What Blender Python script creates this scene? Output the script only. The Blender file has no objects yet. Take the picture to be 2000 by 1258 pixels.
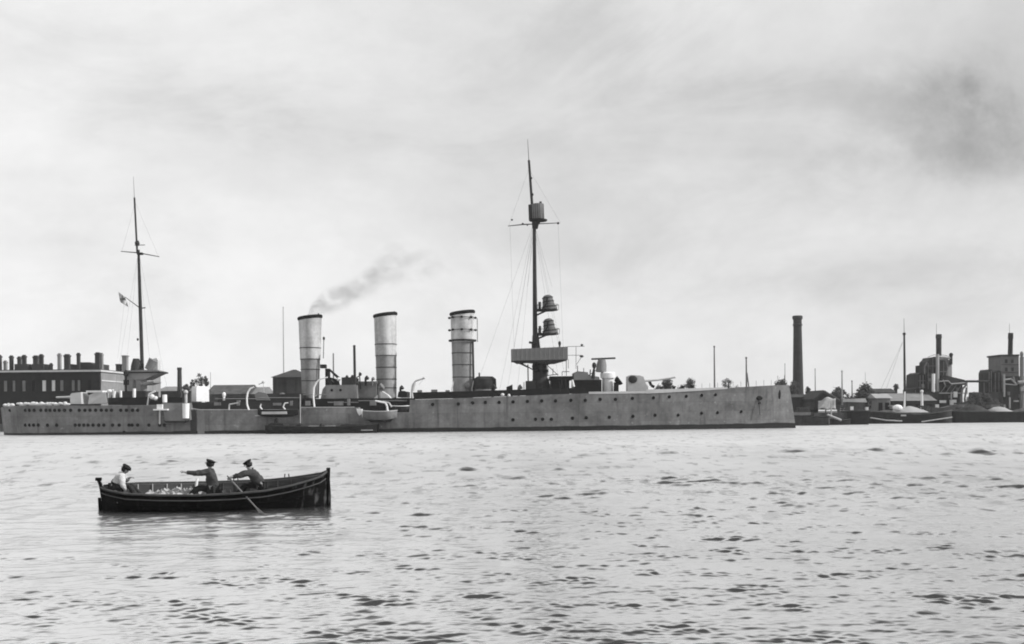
import bpy, math, random
import numpy as np
from mathutils import Vector, Matrix
random.seed(7)
D = bpy.data
SC = bpy.context.scene
COL = SC.collection
R = math.radians
# ---------------------------------------------------------------- picture -> place
F, CAMH, HV, ROLL = 2000.0, 2.5, 176.8, 0.0087
CR, SR = math.cos(ROLL), math.sin(ROLL)
def P(px, py, Y):                       # photo pixel (2000 wide) at distance Y -> X, Z in metres
    dx, dy = px - 1000.0, py - 629.0 - HV
    u = dx * CR - dy * SR
    v = dy * CR + dx * SR
    return u / F * Y, CAMH - v / F * Y
def V(px, py, Y):
    x, z = P(px, py, Y)
    return Vector((x, Y, z))
def S(n, Y):                            # n pixels at distance Y in metres
    return n / F * Y
# ---------------------------------------------------------------- materials
def mat(name, v, rough=0.7, var=0.25, scale=0.6, stretch=(1, 1, 1), bump=0.0, fine=6.0, spec=None, streak=0.0):
    if spec is None: spec = 0.08 if v < 0.1 else 0.3
    m = D.materials.new(name); m.use_nodes = True
    nt = m.node_tree; N = nt.nodes; L = nt.links
    b = N['Principled BSDF']
    tc = N.new('ShaderNodeTexCoord'); mp = N.new('ShaderNodeMapping')
    mp.inputs['Scale'].default_value = stretch
    L.new(tc.outputs['Object'], mp.inputs['Vector'])
    n1 = N.new('ShaderNodeTexNoise'); n1.inputs['Scale'].default_value = scale
    n1.inputs['Detail'].default_value = 6; n1.inputs['Roughness'].default_value = 0.65
    L.new(mp.outputs[0], n1.inputs['Vector'])
    n2 = N.new('ShaderNodeTexNoise'); n2.inputs['Scale'].default_value = scale * fine
    n2.inputs['Detail'].default_value = 4
    L.new(mp.outputs[0], n2.inputs['Vector'])
    mx = N.new('ShaderNodeMath'); mx.operation = 'MULTIPLY_ADD'
    mx.inputs[1].default_value = 0.45
    L.new(n2.outputs['Fac'], mx.inputs[0]); L.new(n1.outputs['Fac'], mx.inputs[2])
    last = mx
    if streak:
        ms = N.new('ShaderNodeMapping'); ms.inputs['Scale'].default_value = (0.9, 0.9, 0.07)
        L.new(tc.outputs['Object'], ms.inputs['Vector'])
        n3 = N.new('ShaderNodeTexNoise'); n3.inputs['Scale'].default_value = 1.3; n3.inputs['Detail'].default_value = 7
        L.new(ms.outputs[0], n3.inputs['Vector'])
        m3 = N.new('ShaderNodeMath'); m3.operation = 'MULTIPLY_ADD'; m3.inputs[1].default_value = streak
        L.new(n3.outputs['Fac'], m3.inputs[0]); L.new(mx.outputs[0], m3.inputs[2]); last = m3
    c = 0.725 + 0.5 * streak
    mr = N.new('ShaderNodeMapRange')
    mr.inputs['From Min'].default_value = c - 0.3; mr.inputs['From Max'].default_value = c + 0.3
    mr.inputs['To Min'].default_value = v * (1 - var); mr.inputs['To Max'].default_value = v * (1 + var)
    L.new(last.outputs[0], mr.inputs['Value'])
    L.new(mr.outputs[0], b.inputs['Base Color'])
    b.inputs['Roughness'].default_value = rough
    b.inputs['Specular IOR Level'].default_value = spec
    if bump:
        bp = N.new('ShaderNodeBump'); bp.inputs['Strength'].default_value = 1.0; bp.inputs['Distance'].default_value = bump
        L.new(n2.outputs['Fac'], bp.inputs['Height']); L.new(bp.outputs[0], b.inputs['Normal'])
    return m
M = {}
# ---------------------------------------------------------------- mesh builder
class MB:
    def __init__(s): s.v = []; s.f = []
    def add(s, vs, fs):
        o = len(s.v); s.v += [tuple(p) for p in vs]; s.f += [tuple(i + o for i in f) for f in fs]
        return s
    def box(s, x0, x1, y0, y1, z0, z1):
        return s.add([(x0,y0,z0),(x1,y0,z0),(x1,y1,z0),(x0,y1,z0),(x0,y0,z1),(x1,y0,z1),(x1,y1,z1),(x0,y1,z1)],
                     [(0,3,2,1),(4,5,6,7),(0,1,5,4),(1,2,6,5),(2,3,7,6),(3,0,4,7)])
    def prism(s, poly, y0, y1):          # polygon of (x, z), extruded in y
        n = len(poly)
        a = sum(poly[i][0]*poly[(i+1)%n][1]-poly[(i+1)%n][0]*poly[i][1] for i in range(n))
        if a < 0: poly = poly[::-1]
        vs = [(x,y0,z) for x,z in poly] + [(x,y1,z) for x,z in poly]
        fs = [tuple(range(n)), tuple(range(2*n-1, n-1, -1))]
        fs += [(i, i+n, (i+1)%n+n, (i+1)%n) for i in range(n)]
        return s.add(vs, fs)
    def lathe(s, p0, p1, prof, n=20, caps=True, ysq=1.0):   # prof: (t along p0->p1, radius)
        p0 = Vector(p0); p1 = Vector(p1); ax = (p1 - p0)
        a = ax.normalized() if ax.length > 1e-9 else Vector((0,0,1))
        u = a.cross(Vector((0,1,0)))
        if u.length < 0.1: u = a.cross(Vector((1,0,0)))
        u.normalize(); w = a.cross(u)
        vs = []; fs = []
        for t, r in prof:
            c = p0 + ax * t
            for k in range(n):
                q = 2*math.pi*k/n
                vs.append(c + u*math.cos(q)*r + w*math.sin(q)*r*ysq)
        for j in range(len(prof)-1):
            for k in range(n):
                fs.append((j*n+k, j*n+(k+1)%n, (j+1)*n+(k+1)%n, (j+1)*n+k))
        if caps:
            fs.append(tuple(range(n))[::-1]); fs.append(tuple(range((len(prof)-1)*n, len(prof)*n)))
        return s.add(vs, fs)
    def cyl(s, p0, p1, r0, r1=None, n=10): return s.lathe(p0, p1, [(0, r0), (1, r0 if r1 is None else r1)], n)
    def tube(s, pts, r, n=6):
        for i in range(len(pts)-1):
            ra = r[i] if isinstance(r, (list, tuple)) else r
            rb = r[i+1] if isinstance(r, (list, tuple)) else r
            s.cyl(pts[i], pts[i+1], ra, rb, n)
        return s
    def ball(s, c, rx, ry, rz, n=12, m=8, jit=0.0):
        vs = []; fs = []
        for j in range(m+1):
            t = math.pi*j/m
            for k in range(n):
                q = 2*math.pi*k/n; e = 1 + random.uniform(-jit, jit)
                vs.append((c[0]+rx*math.sin(t)*math.cos(q)*e, c[1]+ry*math.sin(t)*math.sin(q)*e, c[2]-rz*math.cos(t)*e))
        for j in range(m):
            for k in range(n):
                fs.append((j*n+k, j*n+(k+1)%n, (j+1)*n+(k+1)%n, (j+1)*n+k))
        return s.add(vs, fs)
    def pbox(s, x0, y0, x1, y1, Y, depth, zb=None):          # photo rectangle at distance Y, going back by depth
        a, zt = P(x0, y0, Y); b, _ = P(x1, y0, Y)
        z = zb if zb is not None else P((x0+x1)/2, y1, Y)[1]
        return s.box(min(a,b), max(a,b), Y, Y+depth, min(z,zt), max(z,zt))
    def ppoly(s, pts, Y, depth):                              # photo polygon at distance Y
        return s.prism([P(x, y, Y) for x, y in pts], Y, Y+depth)
    def build(s, name, m, parent=None, smooth=False, **kw):
        org = Vector((0,0,0))
        if parent is not None:
            q = parent
            while q is not None: org += q.location; q = q.parent
        me = D.meshes.new(name)
        me.from_pydata([(x-org.x, y-org.y, z-org.z) for x,y,z in s.v], [], s.f)
        me.validate(); me.materials.append(M[m] if isinstance(m, str) else m)
        if smooth:
            me.polygons.foreach_set('use_smooth', [True]*len(me.polygons))
            try: me.set_sharp_from_angle(angle=R(40))
            except Exception: pass
        o = D.objects.new(name, me); COL.objects.link(o)
        if parent is not None: o.parent = parent
        for k, w in kw.items(): o[k] = w
        return o
def thing(name, label, cat, loc, group=None):
    o = D.objects.new(name, None); COL.objects.link(o); o.location = loc; o.empty_display_size = 0.3
    o['label'] = label; o['category'] = cat
    if group: o['group'] = group
    return o
def tag(o, label, cat, group=None):
    o['label'] = label; o['category'] = cat
    if group: o['group'] = group
    return o
def copy_part(o, parent, shift):
    c = o.copy(); COL.objects.link(c); c.parent = parent; c.location = o.location + shift
    return c
# ---------------------------------------------------------------- camera, sun, sky
cam = D.cameras.new('camera'); co = D.objects.new('camera', cam); COL.objects.link(co)
co.location = (0, 0, CAMH)
co.rotation_euler = (Matrix.Rotation(R(90), 4, 'X') @ Matrix.Rotation(-ROLL, 4, 'Z')).to_euler()
cam.sensor_fit = 'HORIZONTAL'; cam.sensor_width = 36; cam.lens = 36 * F / 2000
cam.shift_y = HV / 2000.0; cam.clip_start = 0.1; cam.clip_end = 20000
SC.camera = co
SUN_AZ, SUN_EL = 84.0, 35.0             # to the right of the view, a little on the camera's side
sd = Vector((math.sin(R(SUN_AZ))*math.cos(R(SUN_EL)), -math.cos(R(SUN_AZ))*math.cos(R(SUN_EL)), math.sin(R(SUN_EL))))
sl = D.lights.new('sun', 'SUN'); sl.energy = 4.8; sl.angle = R(1.5); sl.color = (1, 0.995, 0.99)
so = D.objects.new('sun', sl); COL.objects.link(so); so.location = sd * 300
so.rotation_euler = sd.to_track_quat('Z', 'Y').to_euler()
SC.view_settings.view_transform = 'Standard'; SC.view_settings.look = 'None'
SC.view_settings.exposure = 0.0; SC.view_settings.gamma = 1.0
SC.cycles.filter_width = 1.9
SC.cycles.max_bounces = 8; SC.cycles.volume_bounces = 1
w = D.worlds.new('World'); SC.world = w; w.use_nodes = True
def sky():
    nt = w.node_tree; N = nt.nodes; L = nt.links
    bg = N['Background']; bg.inputs['Strength'].default_value = 0.1
    st = N.new('ShaderNodeTexSky'); st.sky_type = 'NISHITA'; st.sun_disc = False
    st.sun_elevation = R(SUN_EL); st.sun_rotation = R(180 - SUN_AZ)   # measured clockwise from +Y: same bearing as the lamp
    st.sun_rotation = math.atan2(sd.x, sd.y)
    bw = N.new('ShaderNodeRGBToBW'); L.new(st.outputs[0], bw.inputs[0])
    tc = N.new('ShaderNodeTexCoord')
    def math_(op, a, b=None, c=None, clamp=False):
        n = N.new('ShaderNodeMath'); n.operation = op; n.use_clamp = clamp
        for i, q in enumerate((a, b, c)):
            if q is None: continue
            if isinstance(q, (int, float)): n.inputs[i].default_value = q
            else: L.new(q, n.inputs[i])
        return n.outputs[0]
    def noise(scale, vec, detail, rough, dist=0.0):
        mp = N.new('ShaderNodeMapping'); mp.inputs['Scale'].default_value = vec; mp.inputs['Rotation'].default_value = (0, R(-7), 0)
        L.new(tc.outputs['Generated'], mp.inputs['Vector'])
        n = N.new('ShaderNodeTexNoise'); n.inputs['Scale'].default_value = scale
        n.inputs['Detail'].default_value = detail; n.inputs['Roughness'].default_value = rough
        n.inputs['Distortion'].default_value = dist
        L.new(mp.outputs[0], n.inputs['Vector']); return n.outputs['Fac']
    def rng(x, a, b, c, d, smooth=True):
        n = N.new('ShaderNodeMapRange'); n.interpolation_type = 'SMOOTHSTEP' if smooth else 'LINEAR'
        for k, q in zip(('From Min','From Max','To Min','To Max'), (a, b, c, d)): n.inputs[k].default_value = q
        L.new(x, n.inputs['Value']); return n.outputs[0]
    big = noise(1.7, (1, 1, 2.0), 9, 0.58, 0.4)
    mid = noise(4.2, (1, 1, 2.0), 9, 0.62, 0.6)
    fin = noise(22, (1, 1, 1.3), 6, 0.7)
    # individual darker banks of cloud: bearing given by a point of the photograph, widths in units of direction
    def bank(px, py, wx, wz, depth, a=0.38, b=0.62):
        d = Vector(((px-1000)/F, 1, -(py-629-HV)/F)).normalized()
        sub = N.new('ShaderNodeVectorMath'); sub.operation = 'SUBTRACT'; sub.inputs[1].default_value = d
        L.new(tc.outputs['Generated'], sub.inputs[0])
        sc = N.new('ShaderNodeVectorMath'); sc.operation = 'MULTIPLY'; sc.inputs[1].default_value = (1/wx, 1/wx, 1/wz)
        L.new(sub.outputs[0], sc.inputs[0])
        ln = N.new('ShaderNodeVectorMath'); ln.operation = 'LENGTH'; L.new(sc.outputs[0], ln.inputs[0])
        g = rng(ln.outputs['Value'], 0.0, 1.0, 1.0, 0.0)
        t = rng(mid, a, b, 0.25, 1.0)
        return math_('MULTIPLY', math_('MULTIPLY', g, t), depth)
    dark = rng(big, 0.42, 0.72, 0.0, 0.9)
    for q in BANKS: dark = math_('ADD', dark, bank(*q))
    dark = math_('ADD', dark, math_('MULTIPLY', rng(mid, 0.45, 0.72, 0, 1), 0.5))
    dark = math_('ADD', dark, math_('MULTIPLY', math_('SUBTRACT', fin, 0.5), 0.7))
    # the sky is palest over on the left, greyer to the right
    sx = N.new('ShaderNodeSeparateXYZ'); L.new(tc.outputs['Generated'], sx.inputs[0])
    dark = math_('ADD', dark, rng(sx.outputs['X'], -0.4, 0.45, -0.25, 0.5))
    cl = math_('SUBTRACT', SKY_HI, math_('MULTIPLY', dark, SKY_DARK))
    cl = math_('MAXIMUM', cl, 2.2)
    mx = math_('ADD', math_('MULTIPLY', cl, 0.9), math_('MULTIPLY', math_('MINIMUM', bw.outputs[0], 12.0), 0.1))
    L.new(mx, bg.inputs['Color'])
SKY_HI, SKY_DARK = 9.5, 1.9
BANKS = [(1975, 215, .17, .10, 1.15, .30, .68), (1890, 200, .08, .05, .5, .3, .6), (1970, 310, .10, .035, .5, .3, .6), (1780, 150, .18, .06, .55), (1400, 150, .20, .06, .55), (1750, 330, .2, .05, .4), (720, 270, .20, .035, .6),
         (480, 200, .2, .06, .3), (620, 455, .16, .022, .4), (1280, 500, .14, .03, .3), (1050, 60, .3, .06, .35),
         (900, 340, .12, .025, .3), (1600, 560, .2, .035, .25), (250, 90, .2, .06, .3)]
sky()
# ---------------------------------------------------------------- water
def water():
    rs = np.random.RandomState(3)
    ncol, nrow = 1100, 1400
    inv = np.linspace(1/420.0, 1/7.0, nrow)
    Y = (1/inv)[::-1].astype(np.float32)
    inv = None
    t = np.linspace(-1, 1, ncol).astype(np.float32)
    k = np.sign(t) * (np.abs(t)*0.62 + 0.5*np.abs(t)**7)
    X = k[None, :] * (Y[:, None] + 2.0)
    YY = np.repeat(Y[:, None], ncol, 1)
    dy = np.gradient(Y)[:, None]
    Z = np.zeros_like(X)
    def field(n, l0, l1, spread, tilt, fl=True):
        out = np.zeros_like(X)
        lam = np.exp(rs.uniform(np.log(l0), np.log(l1), n))
        ang = R(90 + tilt) + rs.normal(0, spread, n)
        ph = rs.uniform(0, 6.283, n)
        for l, a, p in zip(lam, ang, ph):
            kk = 2*np.pi/l
            fil = np.clip((l/(dy*abs(math.sin(a))+1e-3) - 2.0)/2.0, 0, 1) if fl else 1.0
            amp = (np.sqrt(2.0/n)/kk if fl else np.sqrt(2.0/n))
            if l > 1.2: amp *= (1.2/l)**0.5
            q = kk*(X*math.cos(a) + YY*math.sin(a)) + p
            out += amp*fil*(np.cos(q) + (0.3*np.cos(2*q) if fl else 0))
        return out
    env = np.exp(0.5*field(26, 0.9, 5.0, 0.7, 5, False))
    env = np.clip(env, 0.25, 2.2)
    far = np.clip((YY - 15.0)/38.0, 0, 1)
    env2 = np.clip(np.exp(0.6*field(24, 5.0, 22.0, 0.6, 5, False)), 0.3, 1.8)
    Z = WSLOPE*(field(120, 0.13, 0.55, 0.42, 8)*env*(1.0 + 0.5*far) + field(50, 0.5, 1.4, 0.42, 4)*(0.26 + 1.25*far)*env2 + field(50, 1.4, 3.6, 0.5, 4)*(0.10 + 1.2*far)*env2)
    # gusts: rougher and smoother patches
    g = np.zeros_like(X)
    for i in range(14):
        l = rs.uniform(6, 30); a = rs.uniform(0, 3.14)
        g += np.cos(2*np.pi/l*(X*math.cos(a)*0.5 + YY*math.sin(a)) + rs.uniform(0, 6.28))
    Z *= 0.80 + 0.2*np.clip((YY-12)/14, 0, 1)
    side = 1.0 + 0.12*np.clip(X/(YY*0.5+1), -1, 1)
    Z *= np.clip(1 + 0.14*g, 0.45, 1.8)*side
    n = ncol*nrow
    co_ = np.stack([X, YY, Z], -1).reshape(-1).astype(np.float32)
    i = np.arange(ncol*nrow).reshape(nrow, ncol)
    q = np.stack([i[:-1,:-1], i[:-1,1:], i[1:,1:], i[1:,:-1]], -1).reshape(-1)
    me = D.meshes.new('water'); me.vertices.add(n); me.vertices.foreach_set('co', co_)
    nf = (ncol-1)*(nrow-1)
    me.loops.add(nf*4); me.loops.foreach_set('vertex_index', q.astype(np.int32))
    me.polygons.add(nf); me.polygons.foreach_set('loop_start', np.arange(nf, dtype=np.int32)*4)
    me.polygons.foreach_set('use_smooth', np.ones(nf, dtype=bool))
    me.update(calc_edges=True)
    m = D.materials.new('harbour_water'); m.use_nodes = True
    nt = m.node_tree; N = nt.nodes; L = nt.links
    for x in list(N): N.remove(x)
    out = N.new('ShaderNodeOutputMaterial')
    tc = N.new('ShaderNodeTexCoord')
    mp = N.new('ShaderNodeMapping'); mp.inputs['Scale'].default_value = (0.55, 1, 1); mp.inputs['Rotation'].default_value = (0, 0, R(10))
    L.new(tc.outputs['Object'], mp.inputs['Vector'])
    n1 = N.new('ShaderNodeTexNoise'); n1.inputs['Scale'].default_value = 4.5; n1.inputs['Detail'].default_value = 3; n1.inputs['Roughness'].default_value = 0.55
    n2 = N.new('ShaderNodeTexNoise'); n2.inputs['Scale'].default_value = 0.9; n2.inputs['Detail'].default_value = 3
    L.new(mp.outputs[0], n1.inputs['Vector']); L.new(mp.outputs[0], n2.inputs['Vector'])
    b1 = N.new('ShaderNodeBump'); b1.inputs['Strength'].default_value = 1; b1.inputs['Distance'].default_value = WB1
    b2 = N.new('ShaderNodeBump'); b2.inputs['Strength'].default_value = 1; b2.inputs['Distance'].default_value = WB2
    L.new(n1.outputs['Fac'], b1.inputs['Height']); L.new(n2.outputs['Fac'], b2.inputs['Height'])
    L.new(b1.outputs[0], b2.inputs['Normal'])
    fr = N.new('ShaderNodeFresnel'); fr.inputs['IOR'].default_value = 1.333
    L.new(b2.outputs[0], fr.inputs['Normal'])
    mr = N.new('ShaderNodeMapRange'); mr.interpolation_type = 'SMOOTHSTEP'
    for kx, v in zip(('From Min','From Max','To Min','To Max'), WFRES): mr.inputs[kx].default_value = v
    L.new(fr.outputs[0], mr.inputs['Value'])
    gl = N.new('ShaderNodeBsdfGlossy');  gl.inputs['Color'].default_value = (.95, .95, .95, 1)
    L.new(b2.outputs[0], gl.inputs['Normal'])
    sp = N.new('ShaderNodeSeparateXYZ'); L.new(tc.outputs['Object'], sp.inputs[0])
    rr = N.new('ShaderNodeMapRange'); L.new(sp.outputs['Y'], rr.inputs['Value'])     # ripples too small for the mesh, farther out
    for kx, v in zip(('From Min','From Max','To Min','To Max'), (14, 80, 0.16, 0.46)): rr.inputs[kx].default_value = v
    L.new(rr.outputs[0], gl.inputs['Roughness'])
    df = N.new('ShaderNodeBsdfDiffuse'); df.inputs['Color'].default_value = (WBASE, WBASE, WBASE, 1)
    mx = N.new('ShaderNodeMixShader')
    L.new(mr.outputs[0], mx.inputs[0]); L.new(df.outputs[0], mx.inputs[1]); L.new(gl.outputs[0], mx.inputs[2])
    # mirroring lowered by noise: wind-ruffled patches, and dark flecks painted for far wave faces
    def ruff(sx, sy, sc, lo, hi, amt):
        m_ = N.new('ShaderNodeMapping'); m_.inputs['Scale'].default_value = (sx, sy, 1); L.new(tc.outputs['Object'], m_.inputs['Vector'])
        n_ = N.new('ShaderNodeTexNoise'); n_.inputs['Scale'].default_value = sc; n_.inputs['Detail'].default_value = 4; n_.inputs['Roughness'].default_value = .6; L.new(m_.outputs[0], n_.inputs['Vector'])
        r_ = N.new('ShaderNodeMapRange'); r_.interpolation_type = 'SMOOTHSTEP'; L.new(n_.outputs['Fac'], r_.inputs['Value'])
        for kx, v in zip(('From Min','From Max','To Min','To Max'), (lo, hi, 1.0, 1.0-amt)): r_.inputs[kx].default_value = v
        return r_.outputs[0]
    def fade(a):                        # painted flecks come in where single ripples no longer show
        f_ = N.new('ShaderNodeMapRange'); L.new(sp.outputs['Y'], f_.inputs['Value'])
        for kx, v in zip(('From Min','From Max','To Min','To Max'), (10, 40, 0, 1)): f_.inputs[kx].default_value = v
        q_ = N.new('ShaderNodeMix'); q_.data_type = 'FLOAT'; L.new(f_.outputs[0], q_.inputs[0]); q_.inputs[2].default_value = 1.0; L.new(a, q_.inputs[3]); return q_.outputs[0]
    def mul(a, b):
        q_ = N.new('ShaderNodeMath'); q_.operation = 'MULTIPLY'; L.new(a, q_.inputs[0]); L.new(b, q_.inputs[1]); return q_.outputs[0]
    lf_ = N.new('ShaderNodeMapRange'); L.new(sp.outputs['Y'], lf_.inputs['Value'])   # broken water farther out mirrors less on average
    for kx, v in zip(('From Min','From Max','To Min','To Max'), (25, 100, 1, .84)): lf_.inputs[kx].default_value = v
    fmx = N.new('ShaderNodeMath'); fmx.operation = 'MULTIPLY'; L.new(lf_.outputs[0], fmx.inputs[1]); L.new(fmx.outputs[0], mx.inputs[0])
    L.new(mul(mul(mr.outputs[0], fade(mul(ruff(1.5, .50, .8, .55, .66, WR1), ruff(.55, .22, .8, .55, .70, WR1*.6)))), ruff(.10, .06, 1.0, .40, .75, WR2)), fmx.inputs[0])
    L.new(mx.outputs[0], out.inputs['Surface'])
    me.materials.append(m)
    o = D.objects.new('water', me); COL.objects.link(o); o['kind'] = 'structure'
WR1, WR2 = .36, .12
WSLOPE, WB1, WB2, WBASE = 0.095, 0.010, 0.015, 0.02
WFRES = (0.06, 0.25, 0.06, 0.95)
water()
# ================================================================ MATERIALS
M['paint']   = mat('grey_ship_paint', .150, .65, .30, .5, streak=0.8, bump=.004)
M['paint_l'] = mat('pale_ship_paint', .42, .6, .15, .5, streak=0.5)
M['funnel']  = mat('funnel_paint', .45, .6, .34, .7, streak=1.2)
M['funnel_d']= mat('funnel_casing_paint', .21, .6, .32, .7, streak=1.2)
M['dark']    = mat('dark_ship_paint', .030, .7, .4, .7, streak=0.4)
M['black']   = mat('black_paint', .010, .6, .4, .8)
M['boot']    = mat('boot_topping_paint', .018, .5, .4, .8)
M['lamp']    = mat('searchlight_canvas', .10, .8, .2, .9)
M['white']   = mat('white_paint', .72, .6, .1, .8)
M['canvas']  = mat('canvas_cloth', .60, .9, .14, .9, bump=.01)
M['canvas_g']= mat('grey_canvas_cloth', .17, .9, .14, .9, bump=.01)
M['wire']    = mat('wire_rope', .05, .6, .2, 2)
M['glass']   = mat('porthole_glass', .006, .5, .2, 1, spec=.05)
M['brick_d'] = mat('shaded_brick', .017, .9, .35, .35, stretch=(1,1,3), streak=.5)  # dark copy: shade on the building's front put into the colour
M['brick_l'] = mat('pale_lit_wall', .20, .9, .2, .35, streak=.6)  # pale copy: sun on the end wall put into the colour; annex shares it
M['brick']   = mat('brick_masonry', .042, .9, .35, .3, stretch=(1,1,4))
M['cornice'] = mat('stone_cornice', .45, .8, .2, .5)
M['blind']   = mat('pale_window_blind', .52, .6, .15, 1)
M['blind_d'] = mat('dim_window_blind', .13, .5, .3, 1)
M['roof']    = mat('dark_roof_sheet', .045, .85, .35, .4, streak=.6)
M['roof_l']  = mat('pale_roof_sheet', .17, .85, .3, .4, streak=.5)
M['timber']  = mat('weathered_timber', .07, .9, .45, .6, streak=.9)
M['timber_l']= mat('bleached_timber', .38, .85, .25, .8, streak=.6)
M['plant']   = mat('grimy_steel', .035, .7, .5, .4, streak=.8)
M['plant_l'] = mat('galvanised_steel', .28, .5, .25, .5, streak=.8)
M['plant_g'] = mat('grey_corrugated_steel', .12, .7, .25, .4, streak=.6)
M['ground']  = mat('trodden_earth', .07, .95, .4, .15, bump=.05)
M['bank']    = mat('quay_stone', .06, .95, .45, .4, stretch=(1,1,2), bump=.03)
M['leaf']    = mat('leaf', .045, .7, .45, .7)
M['bark']    = mat('bark', .035, .9, .3, 2)
M['hullblk'] = mat('tarred_hull', .022, .6, .5, .5, streak=.7)
M['hullgry'] = mat('worn_barge_hull', .05, .7, .5, .4, streak=.8)
M['sand']    = mat('pale_sand', .30, .95, .2, .8, bump=.03)
M['boatblk'] = mat('tarred_boat_planking', .006, .55, .8, 2.2, stretch=(.5,1,2.5), bump=.006, spec=.03)
M['boatin']  = mat('bare_boat_timber', .075, .8, .45, 1.6, stretch=(.4,1,2.5), bump=.006)
M['rail']    = mat('worn_oak_rail', .06, .6, .35, 3)
M['oar']     = mat('ash_wood', .16, .6, .2, 3)
M['skin']    = mat('weathered_skin', .26, .6, .12, 8)
M['shirt']   = mat('white_cotton_shirt', .46, .9, .12, 6, bump=.02)
M['jacket']  = mat('dark_wool_jacket', .055, .95, .3, 8, bump=.02)
M['vest']    = mat('dark_waistcoat', .022, .95, .3, 8, bump=.02)
M['trouser'] = mat('dark_trouser_cloth', .03, .95, .3, 8, bump=.02)
M['cap']     = mat('black_cap_cloth', .012, .9, .3, 10)
M['hair']    = mat('dark_hair', .02, .7, .3, 30)
M['tarp']    = mat('faded_tarpaulin', .30, .95, .35, 1.2, bump=.05)
M['net']     = mat('pale_sacking', .33, .95, .5, 4, bump=.05)
# ================================================================ WARSHIP
YC = 142.86
# station: photo x, photo y of the deck edge, half-beam at deck, half-beam at waterline, stem rake
ST = [(1, 797, .5, .3), (4, 795, 1.7, 1.3), (10, 794, 2.7, 2.3), (22, 793, 3.6, 3.2), (60, 792, 4.7, 4.4), (120, 792, 5.6, 5.4), (200, 792, 6.2, 6.1),
      (300, 791, 6.55, 6.5), (369, 791, 6.6, 6.55), (371, 800.5, 6.6, 6.55), (480, 800.5, 6.65, 6.6), (584, 800.5, 6.65, 6.6), (586, 796, 6.65, 6.6),
      (700, 795.5, 6.65, 6.6), (702, 806, 6.65, 6.6), (799, 805, 6.65, 6.6), (801, 781, 6.65, 6.6), (900, 778, 6.6, 6.55), (1000, 774, 6.5, 6.4),
      (1080, 770.5, 6.3, 6.1), (1142, 768.5, 6.05, 5.7), (1145, 768.3, 6.0, 5.7), (1200, 767.5, 5.6, 5.2), (1260, 766.8, 5.0, 4.5), (1310, 764.5, 4.4, 3.8), (1360, 761.5, 3.7, 3.0), (1410, 758.5, 2.9, 2.2),
      (1450, 756, 2.2, 1.5), (1490, 753.7, 1.45, .9), (1520, 752.3, .8, .45), (1541, 752, .12, .08)]
def st_w(q):
    px, py, bd, bw = q
    x, z = P(px, py, YC - bd)
    return x, z, bd, bw
SW = [st_w(q) for q in ST]
def hull_at(X):
    if X <= SW[0][0]: return SW[0][1:]
    for a, b in zip(SW, SW[1:]):
        if a[0] <= X <= b[0]:
            t = (X-a[0])/max(1e-6, b[0]-a[0])
            return tuple(a[i]+(b[i]-a[i])*t for i in (1, 2, 3))
    return SW[-1][1:]
def hb(X, z):
    zt, bd, bw = hull_at(X)
    t = min(1, max(0, z/zt))
    return bw + (bd-bw)*t**1.4
def on_hull(px, py):                    # photo point on the near side of the hull -> x, y, z
    b = 6.5
    for _ in range(6):
        x, z = P(px, py, YC-b); b = hb(x, z)
    x, z = P(px, py, YC-b)
    return Vector((x, YC-b, z))
def deck(px): 
    x, _ = P(px, 780, YC); return hull_at(x)[0]
def hull_mesh():
    mb = MB(); xs = []
    for a, b in zip(SW, SW[1:]):
        n = max(1, int((b[0]-a[0])/3.0))
        for k in range(n): xs.append(tuple(a[i]+(b[i]-a[i])*k/n for i in range(4)))
    xs.append(SW[-1])
    X1 = P(1554, 836, YC)[0] - SW[-1][0]
    lev = [-.25, 0, .12, .3, .5, .7, .85, 1.0]
    def rake(x, t):                     # ram bow: the foot runs out ahead of the deck
        k = max(0, min(1, (x - SW[-5][0])/(SW[-1][0]-SW[-5][0])))
        e = max(0, 1 - t)
        s = 1 - max(0, min(1, (x - SW[0][0])/4.0))
        return x + X1*k*k*e**0.9 + s*0.35*e
    for sg in (-1, 1):
        vs = []; fs = []
        for (x, zt, bd, bw) in xs:
            for t in lev:
                b = bw + (bd-bw)*max(0, t)**1.4
                vs.append((rake(x, t), YC + sg*b, zt*t if t >= 0 else -1.0))
        m = len(lev)
        for i in range(len(xs)-1):
            for j in range(m-1):
                q = (i*m+j, (i+1)*m+j, (i+1)*m+j+1, i*m+j+1)
                fs.append(q if sg < 0 else q[::-1])
        mb.add(vs, fs)
    vs = []; fs = []
    for (x, zt, bd, bw) in xs: vs += [(x, YC-bd, zt), (x, YC+bd, zt)]
    for i in range(len(xs)-1): fs.append((2*i, 2*i+2, 2*i+3, 2*i+1))
    mb.add(vs, fs)
    for k in (0, -1):
        x, zt, bd, bw = xs[k]
        vs = []
        for t in lev:
            b = bw + (bd-bw)*max(0, t)**1.4; z = zt*t if t >= 0 else -1
            vs += [(rake(x, t), YC-b, z), (rake(x, t), YC+b, z)]
        mb.add(vs, [(2*j, 2*j+1, 2*j+3, 2*j+2) for j in range(len(lev)-1)])
    return mb
ship = thing('warship', 'long grey warship with three funnels and two masts, lying across the harbour', 'warship', (P(780, 845, YC)[0], YC, 0))
hull = hull_mesh().build('hull', 'paint', ship, True)
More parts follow.
